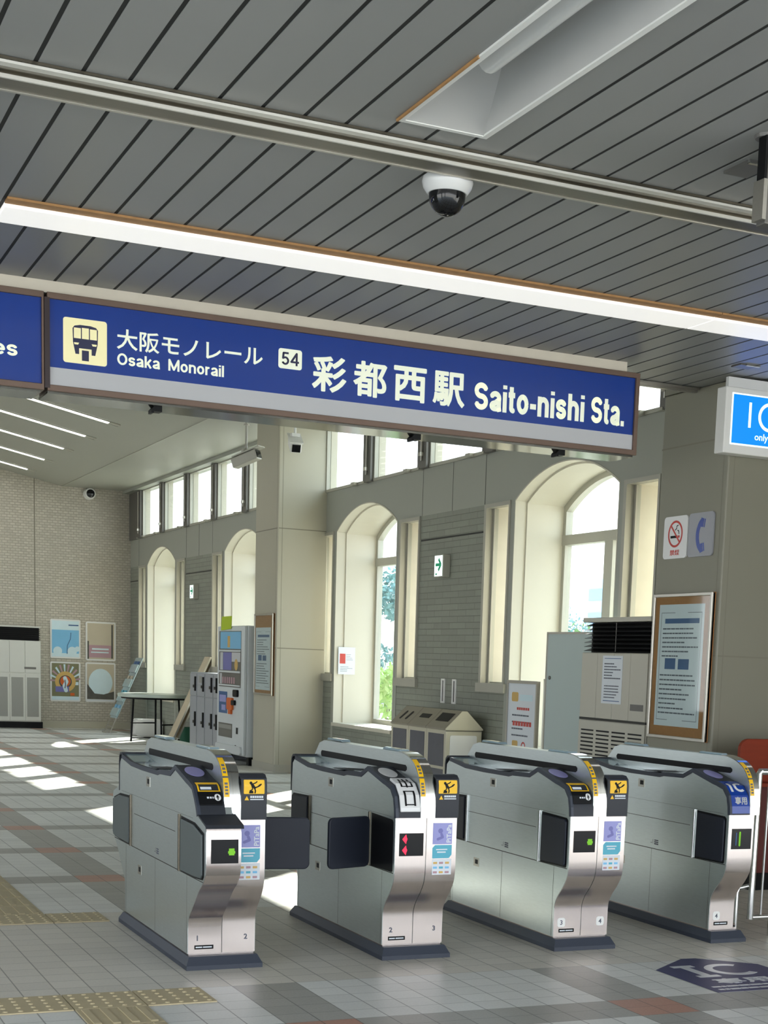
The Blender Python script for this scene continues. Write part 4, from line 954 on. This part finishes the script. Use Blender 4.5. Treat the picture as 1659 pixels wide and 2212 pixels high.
# tall air conditioner
def aircon_side(label, xf, y0, y1):
    t = thing('air_conditioner', label, 'air conditioner', (xf + .25, (y0+y1)/2, 0), 'floor standing air conditioners'); xb = 7.13
    b = B(); b.box(xf + .012, xb, y0, y1, .06, 1.66); b.box(xf, xb, y0, y1, 1.915, 1.955); b.box(xf + .30, xb, y0, y1, 1.66, 1.915); link('cabinet', b, 'acbody', t, bevel=0.006)
    b = B(); b.box(xf + .03, xb - .02, y0 + .02, y1 - .02, 0, .06); link('plinth', b, 'black', t)
    b = B()
    for k in range(4):
        a = y0 + .01 + k * (y1 - y0 - .02) / 4; d = y0 + .006 + (k + 1) * (y1 - y0 - .02) / 4; b.box(xf, xf + .014, a, d, 1.105, 1.655)
    link('front_panel', b, 'acbody', t, bevel=0.003)
    b = B(); b.box(xf + .004, xf + .02, y0 + .004, y1 - .004, 1.085, 1.105); link('gap', b, 'seam', t)
    b = B(); b.box(xf, xf + .014, y0 + .008, y1 - .008, .08, 1.08); link('intake_panel', b, 'acbody', t, bevel=0.003)
    b = B()
    for k in range(4):
        a = y0 + .05 + k * (y1 - y0 - .06) / 4; d = a + (y1 - y0) / 4 - .06
        for z in [.14 + .034 * i for i in range(26)]: b.box(xf - .0015, xf + .002, a, d, z, z + .014)
    link('intake_slots', b, 'black', t)
    b = B(); b.box(xf + .08, xf + .30, y0 + .03, y1 - .03, 1.662, 1.913); link('outlet', b, 'black', t)
    for k in range(7):
        b = B(); z = 1.682 + k * .035; b.px([(y0 + .015, 0), (y1 - .015, 0), (y1 - .015, .006), (y0 + .015, .006)], 0, .1) if False else b.py([(xf + .012, z - .008), (xf + .018, z - .010), (xf + .09, z + .012), (xf + .086, z + .016)], y0 + .015, y1 - .015); link('louvre', b, 'black', t)
    b = B(); b.box(xf + .010, xf + .013, (y0+y1)/2 - .004, (y0+y1)/2 + .004, 1.67, 1.91); link('louvre_link', b, 'frame_dark', t)
    b = B(); b.box(xf - .003, xf, y0 + .05, y0 + .25, 1.19, 1.243); link('control_display', b, 'frame_dark', t)
    return t
aircon_side('tall beige air conditioner with black louvres beside the near column', 6.65, 10.72, 11.83)
tag(o := Plane((6.6495, 11.45, 1.235), (0, -1, 0), (0, 0, 1)).draw('paper_notice', 'paper', None, [rect(0, 0, .33, .40)], .001, .001), 'white paper notice taped to the tall beige air conditioner', 'notice')
P = Plane((6.6495, 11.45, 1.235), (0, -1, 0), (0, 0, 1))
P.draw('notice_rule', 'inkblue', o, [rect(.03, .375, .30, .38), rect(.03, .02, .30, .026)], .002, .0004)
textlines(P, o, 'ink', .03, .30, .345, .2, 6, .002, 21, .4); textlines(P, o, 'ink', .04, .28, .16, .04, 5, .002, 22, .35)
# boards leaning in the wide arch
t = thing('whiteboard_panel', 'tall pale grey green board standing in front of the wide arched window', 'board', (6.92, 12.45, 0))
b = B(); b.box(6.90, 6.93, 11.88, 12.93, .04, 1.832); link('sheet', b, 'palegreen', t)
b = B()
for a, d, z0, z1 in ((11.87, 11.89, .02, 1.845), (12.92, 12.942, .02, 1.845), (11.87, 12.942, 1.828, 1.848), (11.87, 12.942, .02, .045)): b.box(6.893, 6.937, a, d, z0, z1)
link('frame', b, 'alu', t)
b = B(); b.lathe([(.018, 0), (.018, -.008)], (6.9, 12.86, 1.425), 'X', 16); link('lock', b, 'frame_dark', t)
b = B()
for y in (11.95, 12.86): b.box(6.78, 7.06, y - .02, y + .02, 0, .025)
link('foot', b, 'alu', t)
t = thing('board', 'narrow cream board edge standing between poster easel and pale board', 'board', (6.97, 13.0, 0))
b = B(); b.box(6.95, 6.99, 12.95, 13.075, 0, 1.41); link('sheet', b, 'cream', t)
b = B(); b.box(6.945, 6.995, 12.93, 12.952, 0, 1.425); link('edge', b, 'frame_dark', t)
t = thing('poster_easel', 'white poster easel with yellow and red print before the wide arch', 'poster stand', (6.9, 13.4, 0))
b = B(); b.box(6.895, 6.91, 13.10, 13.70, .3, 1.36); link('poster', b, 'paper', t)
b = B()
for a, d, z0, z1 in ((13.08, 13.105, 0, 1.385), (13.695, 13.72, 0, 1.385), (13.08, 13.72, 1.355, 1.385), (13.08, 13.72, .28, .31)): b.box(6.885, 6.92, a, d, z0, z1)
b.tube([(6.92, 13.4, 1.3), (7.08, 13.4, .02)], .012, 8)
link('frame', b, 'alu', t)
P = Plane((6.8945, 13.70, .3), (0, -1, 0), (0, 0, 1))
P.draw('print', 'gold', t, [rrect(.08, .88, .22, .97, .02), rrect(.12, .42, .24, .5, .02)], .0, .001)
P.draw('print', 'poster_pale', t, [rect(.26, .89, .52, .95)], .0, .001)
P.draw('print', 'inkred', t, [rect(.12 + .058*k, .645, .165 + .058*k, .69) for k in range(7)] + [rect(.2 + .045*k, .80, .235 + .045*k, .825) for k in range(6)] + ring(.36, .45, .03, .045, 16), .0, .001)
textlines(P, t, 'ink', .1, .54, .78, .52, 4, 0, 33, .22)
# bins
def wbin(label, y0, y1, kind, end=False):
    xf, xb, ze, za = 6.68, 7.10, .845, 1.035; xm = (xf + xb) / 2
    t = thing('waste_bin', label, 'bin', (xm, (y0+y1)/2, 0), 'waste bins in a row under the guide sign')
    b = B(); b.box(xf, xb, y0 + .004, y1 - .004, .04, ze - .01); link('body', b, 'bin', t, bevel=0.008)
    b = B(); b.box(xf + .03, xb - .03, y0 + .03, y1 - .03, 0, .04); link('foot', b, 'black', t)
    b = B(); b.py([(xf - .012, ze - .012), (xb + .012, ze - .012), (xb + .012, ze + .004), (xm + .03, za), (xm - .03, za), (xf - .012, ze + .004)], y0 + .003, y1 - .003); link('lid', b, 'binlid', t)
    if end:
        b = B(); b.py([(xf - .008, ze - .008), (xb + .008, ze - .008), (xb + .006, ze + .004), (xm + .028, za - .003), (xm - .028, za - .003), (xf - .006, ze + .004)], y0 - .004, y0 + .003); link('gable', b, 'bin', t)
        b = B(); b.py(rrect(xf + .05, .2, xb - .06, .78, .02), y0 - .002, y0 + .006); link('end_panel', b, 'whitegloss', t)
        b = B(); b.box(xf, xb, y0 - .001, y0 + .005, .822, .828); link('joint', b, 'seam', t)
    b = B(); b.box(xf - .004, xf, y0 + .05, y1 - .06, .45, .79); link('window_panel', b, 'binpanel', t)
    b = B(); b.box(xf - .004, xf, y0 + .05, y1 - .06, .12, .42); link('door_panel', b, 'binpanel' if end else 'bin', t)
    b = B(); b.box(xf - .018, xf, y1 - .03, y1 - .018, .33, .47); link('handle', b, 'black', t)
    P = Plane((xf - .012, y1, ze + .004), (0, -1, 0), (xm - .03 - xf + .012, 0, za - ze - .004)); L = math.hypot(xm - .018 - xf, za - ze)
    w = y1 - y0; c = w / 2
    hole = {'square': [rect(.09, .10, w - .09, .22)], 'slot': [rect(.12, .12, w - .12, .18)], 'round': stroke([(c - .09, .09), (c - .07, .17)], .05) + stroke([(c + .07, .09), (c + .09, .17)], .05)}[kind]
    P.draw('opening', 'black', t, hole, .0, .003)
    return t
wbin('beige waste bin with large square opening and bright gable end', 14.69, 15.195, 'square', True)
wbin('beige waste bin with single flat slot in the middle of the three', 15.195, 15.695, 'slot')
wbin('beige waste bin with two oval openings nearest the narrow window', 15.695, 16.19, 'round')
for y0, y1, lab in ((15.786, 15.917, 'upright white slot frame on the pier above the bins, nearer the narrow window'), (15.481, 15.628, 'upright white slot frame on the pier above the bins, nearer the wide arch')):
    t = thing('slot_frame', lab, 'wall fitting', (XW, (y0+y1)/2, 1.2), 'white slot frames above the bins')
    b = B(); ym = (y0+y1)/2
    for a, d, z0, z1 in ((ym-.05, ym-.018, 1.085, 1.355), (ym+.018, ym+.05, 1.085, 1.355), (ym-.05, ym+.05, 1.335, 1.355), (ym-.05, ym+.05, 1.085, 1.105)): b.box(XW - .012, XW, a, d, z0, z1)
    link('frame', b, 'white', t)
    b = B(); b.box(XW - .003, XW, ym-.018, ym+.018, 1.105, 1.335); link('slot', b, 'black', t)
def guide(label, yc, z0, z1):
    t = thing('guide_sign', label, 'sign', (XW, yc, z0), 'green arrow guide lights on the piers'); w = .235
    b = B(); b.box(XW - .09, XW, yc - w/2, yc + w/2, z0, z1); link('box', b, 'frame', t, bevel=0.006)
    P = Plane((XW - .0905, yc + w/2, z0), (0, -1, 0), (0, 0, 1)); h = z1 - z0
    P.draw('lit_face', 'guidewhite', t, [rect(.012, .012, w - .012, h - .012)], 0, .001)
    c, v = w/2, h*.55
    P.draw('arrow', 'green', t, [rect(.045, v - .016, .165, v + .016)] + stroke([(.12, v + .062), (.185, v), (.12, v - .062)], .034, False) + [disc(.185, v, .012, 10)], .001, .001)
    P.draw('base_mark', 'green', t, [rect(.045, .026, .085, .044)], .001, .001)
guide('small green arrow guide light on the pier above the bins', 15.897, 2.465, 2.712)
guide('small green arrow guide light on the far pier beyond the far column', 26.2, 2.46, 2.70)
o = tag(Plane((7.20, 19.345, 1.335), (1, 0, 0), (0, 0, 1)).draw('paper_notice', 'paper', None, [rect(0, 0, .235, .355)], 0, .001), 'white paper with red picture stuck inside the narrow arched window', 'notice')
P = Plane((7.20, 19.345, 1.335), (1, 0, 0), (0, 0, 1)); P.draw('picture', 'inkred', o, [rect(.02, .14, .10, .27)], .001, .0005); textlines(P, o, 'ink', .03, .2, .11, .03, 4, .001, 44, .25); textlines(P, o, 'ink', .11, .21, .27, .18, 4, .001, 45, .2)
# ================================================================== railing and red stand at the right
t = thing('steel_railing', 'polished steel railing beside the narrow IC ticket gate', 'railing', (5.9, 7.27, 0))
def rl(name, pts, r): b = B(); b.tube(pts, r, 12); return link(name, b, 'chrome', t, smooth=True)
rl('post', [(5.296, 7.27, .105), (5.296, 7.27, .955), (5.31, 7.27, .972)], .019)
rl('top_rail', [(5.296, 7.27, .965), (6.55, 7.27, .965)], .019); rl('bottom_rail', [(5.296, 7.27, .115), (6.55, 7.27, .115)], .016)
for x in (5.37, 5.47, 5.57, 5.67, 5.77, 5.87, 5.97, 6.07, 6.17, 6.27, 6.37, 6.47): rl('baluster', [(x, 7.27, .115), (x, 7.27, .96)], .007)
rl('leg', [(5.222, 7.31, 0), (5.222, 7.31, .26), (5.232, 7.308, .285), (5.296, 7.29, .30)], .013)
for x in (5.44, 6.45): rl('leg', [(x, 7.27, 0), (x, 7.27, .115)], .013)
b = B(); b.lathe([(.03, 0), (.03, .006)], (5.222, 7.31, 0), seg=16); link('foot_plate', b, 'steel', t)
t = thing('wooden_stand', 'red brown wooden stand with rounded top behind the steel railing', 'stand', (6.9, 8.98, 0))
b = B(); b.py(rrect(6.345, .76, 7.6, 1.072, .075), 8.95, 8.985); link('back_board', b, 'redwood', t, bevel=0.004)
b = B(); b.box(6.40, 7.56, 8.80, 8.96, .745, .772); link('ledge', b, 'redwood', t, bevel=0.004)
b = B(); b.box(6.47, 7.5, 8.93, 8.965, .12, .745); link('front_panel', b, 'darkred', t)
b = B(); b.box(6.47, 7.5, 8.90, 9.1, 0, .12); link('base', b, 'black', t)
# ================================================================== far bay
t = thing('air_conditioner', 'pale air conditioner against the tiled back wall at left', 'air conditioner', (4.7, 30.9, 0), 'floor standing air conditioners')
x0, x1, yf = 4.16, 5.345, 30.72
b = B(); b.box(x0, x1, yf + .012, 31.09, .12, 1.67); b.box(x0, x1, yf, 31.09, 1.915, 1.945); b.box(x0, x1, yf + .2, 31.09, 1.67, 1.915); link('cabinet', b, 'acbody2', t, bevel=0.008)
b = B(); b.box(x0, x1 + .03, yf, 31.09, 0, .12); link('plinth', b, 'black', t)
b = B(); b.box(x0 + .02, x1 - .02, yf + .06, yf + .2, 1.672, 1.913); link('outlet', b, 'black', t)
for k in range(6): b = B(); b.box(x0 + .01, x1 - .01, yf + .005, yf + .05, 1.69 + k*.038, 1.70 + k*.038); link('louvre', b, 'black', t)
for k in range(4):
    a = x0 + .02 + k * .291; b = B(); b.box(a, a + .285, yf, yf + .013, 1.06, 1.66); link('front_panel', b, 'acbody2', t, bevel=0.004)
    b = B(); b.box(a, a + .285, yf, yf + .013, .14, 1.03); link('intake_panel', b, 'acbody2', t, bevel=0.004)
    b = B(); b.box(a + .03, a + .25, yf - .003, yf, .22, .97); link('intake_mesh', b, 'grille', t)
b = B(); b.box(x1 - .31, x1 - .09, yf - .004, yf, 1.13, 1.17); link('control_display', b, 'frame_dark', t)
def poster(label, x0, x1, z0, z1):
    t = thing('framed_poster', label, 'poster', ((x0+x1)/2, YB, (z0+z1)/2), 'framed posters on the back wall')
    P = Plane((x0, YB, z0), (1, 0, 0), (0, 0, 1)); w, h = x1-x0, z1-z0
    P.draw('frame', 'whitegloss', t, [rrect(0, 0, w, h, .03)], 0, .022)
    return t, P, w, h
def pic(P, t, m, polys, n=.024, name='picture'): return P.draw(name, m, t, polys, n, .0015)
t, P, w, h = poster('framed blue poster, upper left of the four on the back wall', 5.59, 6.172, 1.357, 2.112)
pic(P, t, 'poster_pale', [rect(.03, .03, w-.03, h-.03)], .0225); pic(P, t, 'poster_blue', [rect(.03, .10, w-.03, h*.73)])
pic(P, t, 'poster_pale', [disc(.14, .14, .085), disc(.42, .14, .09), disc(.52, .19, .05)], .0255); pic(P, t, 'inkblue', stroke([(w*.68, h*.66), (w*.66, h*.5), (w*.56, h*.33), (w*.55, h*.12)], .012) + [rect(w*.6, h*.84, w*.93, h*.87)], .0265)
t, P, w, h = poster('framed beige poster, upper right of the four on the back wall', 6.275, 6.862, 1.335, 2.092)
pic(P, t, 'poster_beige', [rect(.03, .03, w-.03, h-.03)], .0225); pic(P, t, 'mauve', [rect(.06, .06, w-.08, h*.4)]); pic(P, t, 'poster_dark', [rect(.03, .03, .06, h*.5), rect(w-.09, .05, w-.055, h-.05)], .0255); pic(P, t, 'poster_pale', [rect(.12, h*.28, w-.14, h*.32), rect(.10, h*.2, w-.14, h*.23)], .0265)
t, P, w, h = poster('framed sunburst poster, lower left of the four on the back wall', 5.585, 6.168, .518, 1.29)
pic(P, t, 'olive', [rect(.03, .03, w-.03, h-.03)], .0225)
cx, cz = w*.5, h*.5
rays = []
for k in range(11):
    a = math.radians(8 + k * 16.4); a2 = a + math.radians(7); r = .29 if k in (0, 10) else .31
    rays.append([(cx, cz), (cx + r*math.cos(a), min(h-.035, cz + r*math.sin(a)*1.1)), (cx + r*math.cos(a2), min(h-.035, cz + r*math.sin(a2)*1.1))])
pic(P, t, 'mauve', rays[::2]); pic(P, t, 'poster_pale', rays[1::2] + [rect(.03, .03, w-.03, .1), rect(w*.62, h*.42, w-.04, h*.5)], .0245)
pic(P, t, 'gold', [disc(cx, cz, .2)], .0255); pic(P, t, 'poster_dark', [disc(cx, cz, .125)], .0265); pic(P, t, 'orange', [disc(cx, cz + .01, .1), rect(w*.66, h*.15, w*.8, h*.22)], .0275); pic(P, t, 'violet', [rect(.1, h*.24, w*.62, h*.38)], .0275); pic(P, t, 'poster_pale', stroke([(cx - .01, cz + .07), (cx + .02, cz), (cx - .02, cz - .08), (cx + .01, cz - .17)], .075), .0285); pic(P, t, 'ink', stroke([(cx - .01, cz + .03), (cx, cz - .06), (cx - .01, cz - .12)], .02), .0305)
t, P, w, h = poster('framed pale and black poster, lower right of the four on the back wall', 6.268, 6.858, .519, 1.298)
pic(P, t, 'poster_beige', [rect(.03, .03, w-.03, h-.03)], .0225); pic(P, t, 'poster_pale', [disc(w/2, h*.5, .235, 30, .27)]); pic(P, t, 'poster_dark', [[(.03, .06), (w-.03, .06), (w-.03, h*.28), (w*.6, h*.2), (w*.3, h*.22), (.03, h*.46)]], .0255); pic(P, t, 'paper', [rect(.03, .03, w-.03, .055)], .0265)
# wall camera high on the back wall and two cameras hanging in the hall
t = thing('wall_camera', 'small white round camera high on the tiled back wall', 'camera', (6.344, YB, 4.53))
b = B(); b.lathe([(.11, 0), (.11, -.04), (.1, -.16), (.085, -.17)], (6.344, YB, 4.53), 'Y', 24); link('housing', b, 'white', t, smooth=True)
b = B(); b.lathe([(.08, -.17), (.075, -.185), (.05, -.2)], (6.344, YB, 4.53), 'Y', 20); link('lens', b, 'domeglass', t, smooth=True)
b = B(); b.box(6.29, 6.40, YB - .1, YB, 4.63, 4.645); link('bracket', b, 'frame', t)
def tilted_box(b, c, d, L, w, h):
    d = Vector(d).normalized(); s = d.cross(Vector((0, 0, 1))).normalized(); u = s.cross(d); c = Vector(c)
    b.prism([c - d*L/2 + s*a*w/2 + u*e*h/2 for a, e in ((-1,-1),(1,-1),(1,1),(-1,1))], d * L)
def hangcam(label, x, y, zc, d, L, grey):
    t = thing('hanging_camera', label, 'camera', (x, y, 4.64), 'cameras hanging from the hall ceiling')
    b = B(); b.tube([(x, y, 4.64), (x, y, zc + .10)], .016, 10); b.lathe([(.06, 0), (.06, -.015)], (x, y, 4.64), seg=18); b.lathe([(.035, -.02), (.035, .0)], (x, y, zc + .42), seg=14); link('pole', b, grey, t, smooth=True)
    b = B(); tilted_box(b, (x, y, zc), d, L, .13, .12); link('housing', b, grey, t, bevel=0.012)
    b = B(); c = Vector((x, y, zc)) + Vector((0, 0, .075)) + Vector(d).normalized() * .03; tilted_box(b, c, d, L * 1.1, .16, .014); link('sunshield', b, grey, t)
    b = B(); c = Vector((x, y, zc)) + Vector(d).normalized() * (L/2 + .006); tilted_box(b, c, d, .012, .10, .09); link('lens', b, 'domeglass', t)
    b = B(); b.box(x - .05, x + .05, y - .04, y + .04, zc + .08, zc + .12); link('mount', b, grey, t)
hangcam('grey camera on a pole hanging left of the far column', 5.80, 19.0, 3.93, (.55, -.6, .28), .36, 'camgrey')
hangcam('small white camera hanging in front of the far column', 6.09, 18.0, 4.03, (-.15, -.9, -.55), .24, 'white')
# hall ceiling lamps
for k, y in enumerate((23.2, 24.86, 26.62, 28.38, 30.1)):
    t = thing('hall_lamp', ['slanting strip lamp in the hall ceiling closest to the station sign', 'slanting strip lamp in the hall ceiling, second from the station sign', 'slanting strip lamp in the middle of the five hall ceiling lamps', 'slanting strip lamp in the hall ceiling, second from the back wall', 'slanting strip lamp in the hall ceiling closest to the back wall'][k], 'lamp', (3.2, y, ceil_z(3.2)), 'slanting strip lamps in the hall ceiling')
    xa, xb = 1.2, 5.02; za, zb = ceil_z(xa), ceil_z(xb); xe = 5.17; ze = ceil_z(xe)
    b = B(); b.prism([(xa, y - .07, za - .012), (xb, y - .07, zb - .012), (xb, y + .07, zb - .012), (xa, y + .07, za - .012)], (0, 0, .01)); link('diffuser', b, 'halllamp', t)
    b = B()
    for d in (-.09, .075): b.prism([(xa, y + d, za - .016), (xe, y + d, ze - .016), (xe, y + d + .015, ze - .016), (xa, y + d + .015, za - .016)], (0, 0, .014))
    b.prism([(xb, y - .06, zb - .012), (xe, y - .06, ze - .012), (xe, y + .06, ze - .012), (xb, y + .06, zb - .012)], (0, 0, .01)); link('housing', b, 'frame', t)
# vending machine against the window wall behind the far column
t = thing('vending_machine', 'white drinks vending machine behind the far column', 'vending machine', (6.75, 21.55, 0))
xf, y0, y1 = 6.39, 20.90, 22.215
b = B(); b.box(xf + .05, 7.12, y0, y1, .12, 1.945); link('cabinet', b, 'vend', t, bevel=0.01)
b = B(); b.box(xf, xf + .05, y0 + .006, y1, .14, 1.94); link('door', b, 'vend', t, bevel=0.012)
b = B()
for y in (y0 + .1, y1 - .1): b.box(xf + .1, xf + .2, y - .05, y + .05, 0, .12); b.box(6.95, 7.05, y - .05, y + .05, 0, .12)
link('foot', b, 'black', t)
P = Plane((xf - .0005, y1, 0), (0, -1, 0), (0, 0, 1)); w = y1 - y0
P.draw('display_window', 'frame_dark', t, [rect(.09, 1.08, w - .14, 1.87)], 0, .002)
P.draw('display_back', 'poster_blue', t, [rect(.15, 1.62, w - .15, 1.86)], .002, .001); P.draw('display_back', 'violet', t, [rect(.30, 1.32, .72, 1.57)], .002, .001); P.draw('display_back', 'signgrey', t, [rect(.15, 1.32, .29, 1.57), rect(.73, 1.44, w - .17, 1.57), rect(.15, 1.12, .24, 1.27)], .002, .001)
P.draw('display_back', 'gold', t, [disc(.95, 1.40, .08), rect(.52, 1.64, .64, 1.80)], .0032, .001); P.draw('display_back', 'mauve', t, [rect(.27 + .11*k, 1.13, .34 + .11*k, 1.22) for k in range(6)], .0032, .001)
P.draw('shelf_edge', 'vend', t, [rect(.10, 1.58, w - .15, 1.605), rect(.10, 1.285, w - .15, 1.31), rect(.10, 1.095, w-.15, 1.115)], .004, .012)
P.draw('advert', 'inkblue', t, [rect(.10, .70, .52, 1.01)], 0, .002); P.draw('advert_print', 'lilac2', t, [rect(.14, .86, .46, .96), rect(.24, .74, .44, .82)], .002, .001)
P.draw('coin_unit', 'orange', t, [rrect(.58, .76, .84, .93, .03), rect(.66, .70, .78, .78)], 0, .03); P.draw('coin_slot', 'black', t, [rrect(.88, .95, 1.08, 1.05, .03), rrect(.80, .83, .95, .90, .02)], 0, .032)
P.draw('delivery_flap', 'frame_dark', t, [rect(.10, .36, .78, .56)], 0, .004); P.draw('delivery_lip', 'grille', t, [rect(.12, .48, .76, .54)], .004, .002); P.draw('coin_return', 'black', t, [rect(.98, .43, 1.06, .52), rrect(.92, .19, .99, .27, .02)], 0, .004)
P.draw('kick_bulge', 'vend', t, [rrect(.02, .15, w - .04, .26, .05)], 0, .03)
o = tag(Plane((6.379, 22.0, 1.90), (0, -1, 0), (-.004, 0, 1)).draw('paper_sign', 'lime', None, [[(0, -.02), (.50, 0), (.54, .18), (.04, .175)]], 0, .004), 'lime yellow paper sign on top of the vending machine', 'sign')
# coin lockers
for k, (ya, yb) in enumerate(((23.405, 23.80), (22.955, 23.40), (22.505, 22.95), (22.235, 22.50))):
    t = thing('coin_locker', ['grey locker column farthest left, behind the first ticket gate', 'grey locker column, second from the left, with paper label', 'grey locker column, third from the left, close to the vending machine', 'grey locker column half hidden beside the vending machine'][k], 'locker', (6.7, (ya+yb)/2, 0), 'grey coin lockers by the vending machine')
    b = B(); b.box(6.42, 7.0, ya, yb, 0, 1.255); link('cabinet', b, 'locker', t, bevel=0.004)
    for z0, z1 in ((.10, .885), (.90, 1.235)):
        b = B(); b.box(6.408, 6.42, ya + .012, yb - .012, z0, z1); d = link('door', b, 'locker', t, bevel=0.003)
        hz = (.97, 1.19) if z0 > .5 else (.43, .655)
        b = B(); b.box(6.39, 6.408, ya + .035, ya + .085, *hz); link('handle', b, 'black', d)
        b = B(); b.lathe([(.022, 0), (.022, -.025)], (6.408, ya + .13, hz[0] + .07), 'X', 12); link('lock', b, 'frame_dark', d)
    if k == 1: b = B(); b.box(6.4065, 6.408, ya + .16, ya + .30, 1.10, 1.20); link('label', b, 'grille', t)
# round folding table
tx, ty, tz, tr = 6.515, 26.4, .835, .64
t = thing('folding_table', 'round pale green folding table with black legs by the window wall', 'table', (tx, ty, 0))
b = B(); b.lathe([(tr - .01, tz - .06), (tr, tz - .05), (tr, tz - .01), (tr - .015, tz)], (tx, ty, 0), seg=48); link('table_top', b, 'tabletop', t)
b = B(); b.lathe([(tr - .06, tz - .09), (tr - .05, tz - .06)], (tx, ty, 0), seg=40); link('apron', b, 'black', t)
for dx, dy in ((-.36, .28), (.1, .42), (.0, -.40), (.40, -.16)):
    b = B(); b.tube([(tx + dx * .9, ty + dy * .9, tz - .08), (tx + dx, ty + dy, 0)], .017, 8); link('leg', b, 'black', t)
for p, q in (((-.36, .28), (.1, .42)), ((.0, -.40), (.40, -.16))):
    for z in (.06, .32): b = B(); b.tube([(tx + p[0], ty + p[1], z), (tx + q[0], ty + q[1], z)], .012, 8); link('crossbar', b, 'black', t)
# things around the table
t = thing('leaflet_rack', 'clear leaning leaflet rack beside the back wall posters', 'rack', (6.6, 29.5, 0))
Pk = Plane((6.36, 29.80, .0), (0, -1, 0), (.62, 0, 1.42)); Ls = math.hypot(.62, 1.42)
Pk.draw('back_sheet', 'acrylic', t, [rect(0, .30, .56, Ls)], 0, .012)
Pk.draw('stand', 'alu', t, stroke([(.04, 0), (.04, .32)], .02, False) + stroke([(.52, 0), (.52, .32)], .02, False) + stroke([(.04, .14), (.52, .14)], .02, False), 0, .015)
for k in range(4):
    v = .34 + k * .30; Pk.draw('pocket', 'acrylic', t, [rect(.02, v, .54, v + .16)], .014, .03)
    Pk.draw('leaflet', ('poster_blue', 'teal', 'poster_beige', 'inkblue')[k], t, [rect(.04 + .01*k, v + .02, .20, v + .23), rect(.27, v + .02, .46, v + .23)], .016, .01)
b = B(); b.box(6.30, 6.50, 29.30, 29.72, 0, .02); link('foot', b, 'alu', t)
t = thing('folded_sign', 'plywood backed sign boards leaning against the wall behind the lockers', 'sign board', (6.8, 25.3, 0))
for k in range(2):
    x0 = 6.52 + k * .09; q = Plane((x0, 25.5 + .02*k, .14), (0, -1, 0), (.62, 0, 1.36)); q.draw('board_sheet', 'ply', t, [rect(0, 0, .34 - .04*k, 1.48)], 0, .02); q.draw('board_edge', 'alu', t, [rect(-.012, 0, 0, 1.48), rect(.34 - .04*k, 0, .352 - .04*k, 1.48)], -.004, .028)
    for u in (.06, .26): q.draw('leg', 'white', t, stroke([(u, 0), (u, -.14)], .02, False), 0, .015)
t = thing('plastic_bin', 'green plastic bin on the floor under the round table', 'bin', (6.92, 25.75, 0))
b = B(); b.lathe([(.14, 0), (.17, .28), (.18, .28), (.18, .30), (.16, .30), (.13, .03)], (6.92, 25.75, 0), seg=24); link('tub', b, 'greenbin', t, smooth=True)
t = thing('storage_box', 'white box on the floor under the round table', 'box', (6.92, 28.5, 0))
b = B(); b.prism([(6.66, 28.3, z) if False else (6.62 + u, 28.32, z) for u, z in rrect(0, .005, .50, .30, .05)], (0, .35, 0)); link('body', b, 'whitegloss', t)
b = B(); b.box(6.66, 7.08, 28.34, 28.64, .30, .315); link('lid', b, 'white', t)
# ================================================================== on the floor
def domes(b, x0, y0, n, m, pt):
    for i in range(n):
        for j in range(m):
            c = Vector((x0 + (i + .5) * pt, y0 + (j + .5) * pt, .006)); b.lathe([(.012, 0), (.010, .003), (.006, .005)], c, seg=8)
def strip_dots(label, x0, y0, n, g='tactile paving strips'):
    t = thing('tactile_strip', label, 'tactile paving', (x0 + n * .155, y0 + .155, 0), g)
    for k in range(n):
        b = B(); b.box(x0 + k*.31 + .003, x0 + (k+1)*.31 - .003, y0 + .003, y0 + .307, .0004, .006); domes(b, x0 + k*.31, y0, 5, 5, .062); link('paving_block', b, 'tactile', t)
def strip_bars(label, x0, y0, n, g='tactile paving strips'):
    t = thing('tactile_strip', label, 'tactile paving', (x0 + .155, y0 + n*.155, 0), g)
    for k in range(n):
        b = B(); a = y0 + k*.31; b.box(x0 + .003, x0 + .307, a + .003, a + .307, .0004, .006)
        for i in range(4): b.px([(a + .012, .006), (a + .298, .006), (a + .29, .011), (a + .02, .011)], x0 + .022 + i*.077, x0 + .052 + i*.077)
        link('paving_block', b, 'tactile', t)
strip_dots('yellow dotted tactile row running into the lower left corner', .63, 6.435, 4)
strip_bars('yellow barred tactile strip cut by the bottom edge', 1.25, 6.125 - .31*7, 8)
strip_dots('yellow dotted tactile row behind, left of the first ticket gate', .63, 8.605, 4)
strip_bars('yellow barred tactile strip leading back to the hall at the left edge', 1.25, 8.915, 30)
b = B(); b.pz([(4.20, 5.98), (4.83, 5.975), (4.83, 6.535), (4.585, 6.762), (4.50, 6.768), (4.20, 6.54)], .0005, .002)
o = tag(link('floor_sticker', b, 'floormark'), 'dark blue arrow shaped IC sticker on the floor before the gates', 'floor sticker')
P = Plane((0, 0, .002), (1, 0, 0), (0, 1, 0))
P.draw('lettering', 'signgrey', o, [rect(4.315, 6.55, 4.445, 6.595), rect(4.315, 6.305, 4.445, 6.35), rect(4.355, 6.35, 4.405, 6.55)] + ring(4.60, 6.45, .095, .14, 30, 48, 312), 0, .0006, world=True)
P.text('lettering', 'signgrey', o, '専用', 4.335, 6.14, .115, 0, .0006, bold=0.03, width=.33)
textlines(P, o, 'signgrey', 4.24, 4.80, 6.12, 6.00, 2, 0, 71, .4)
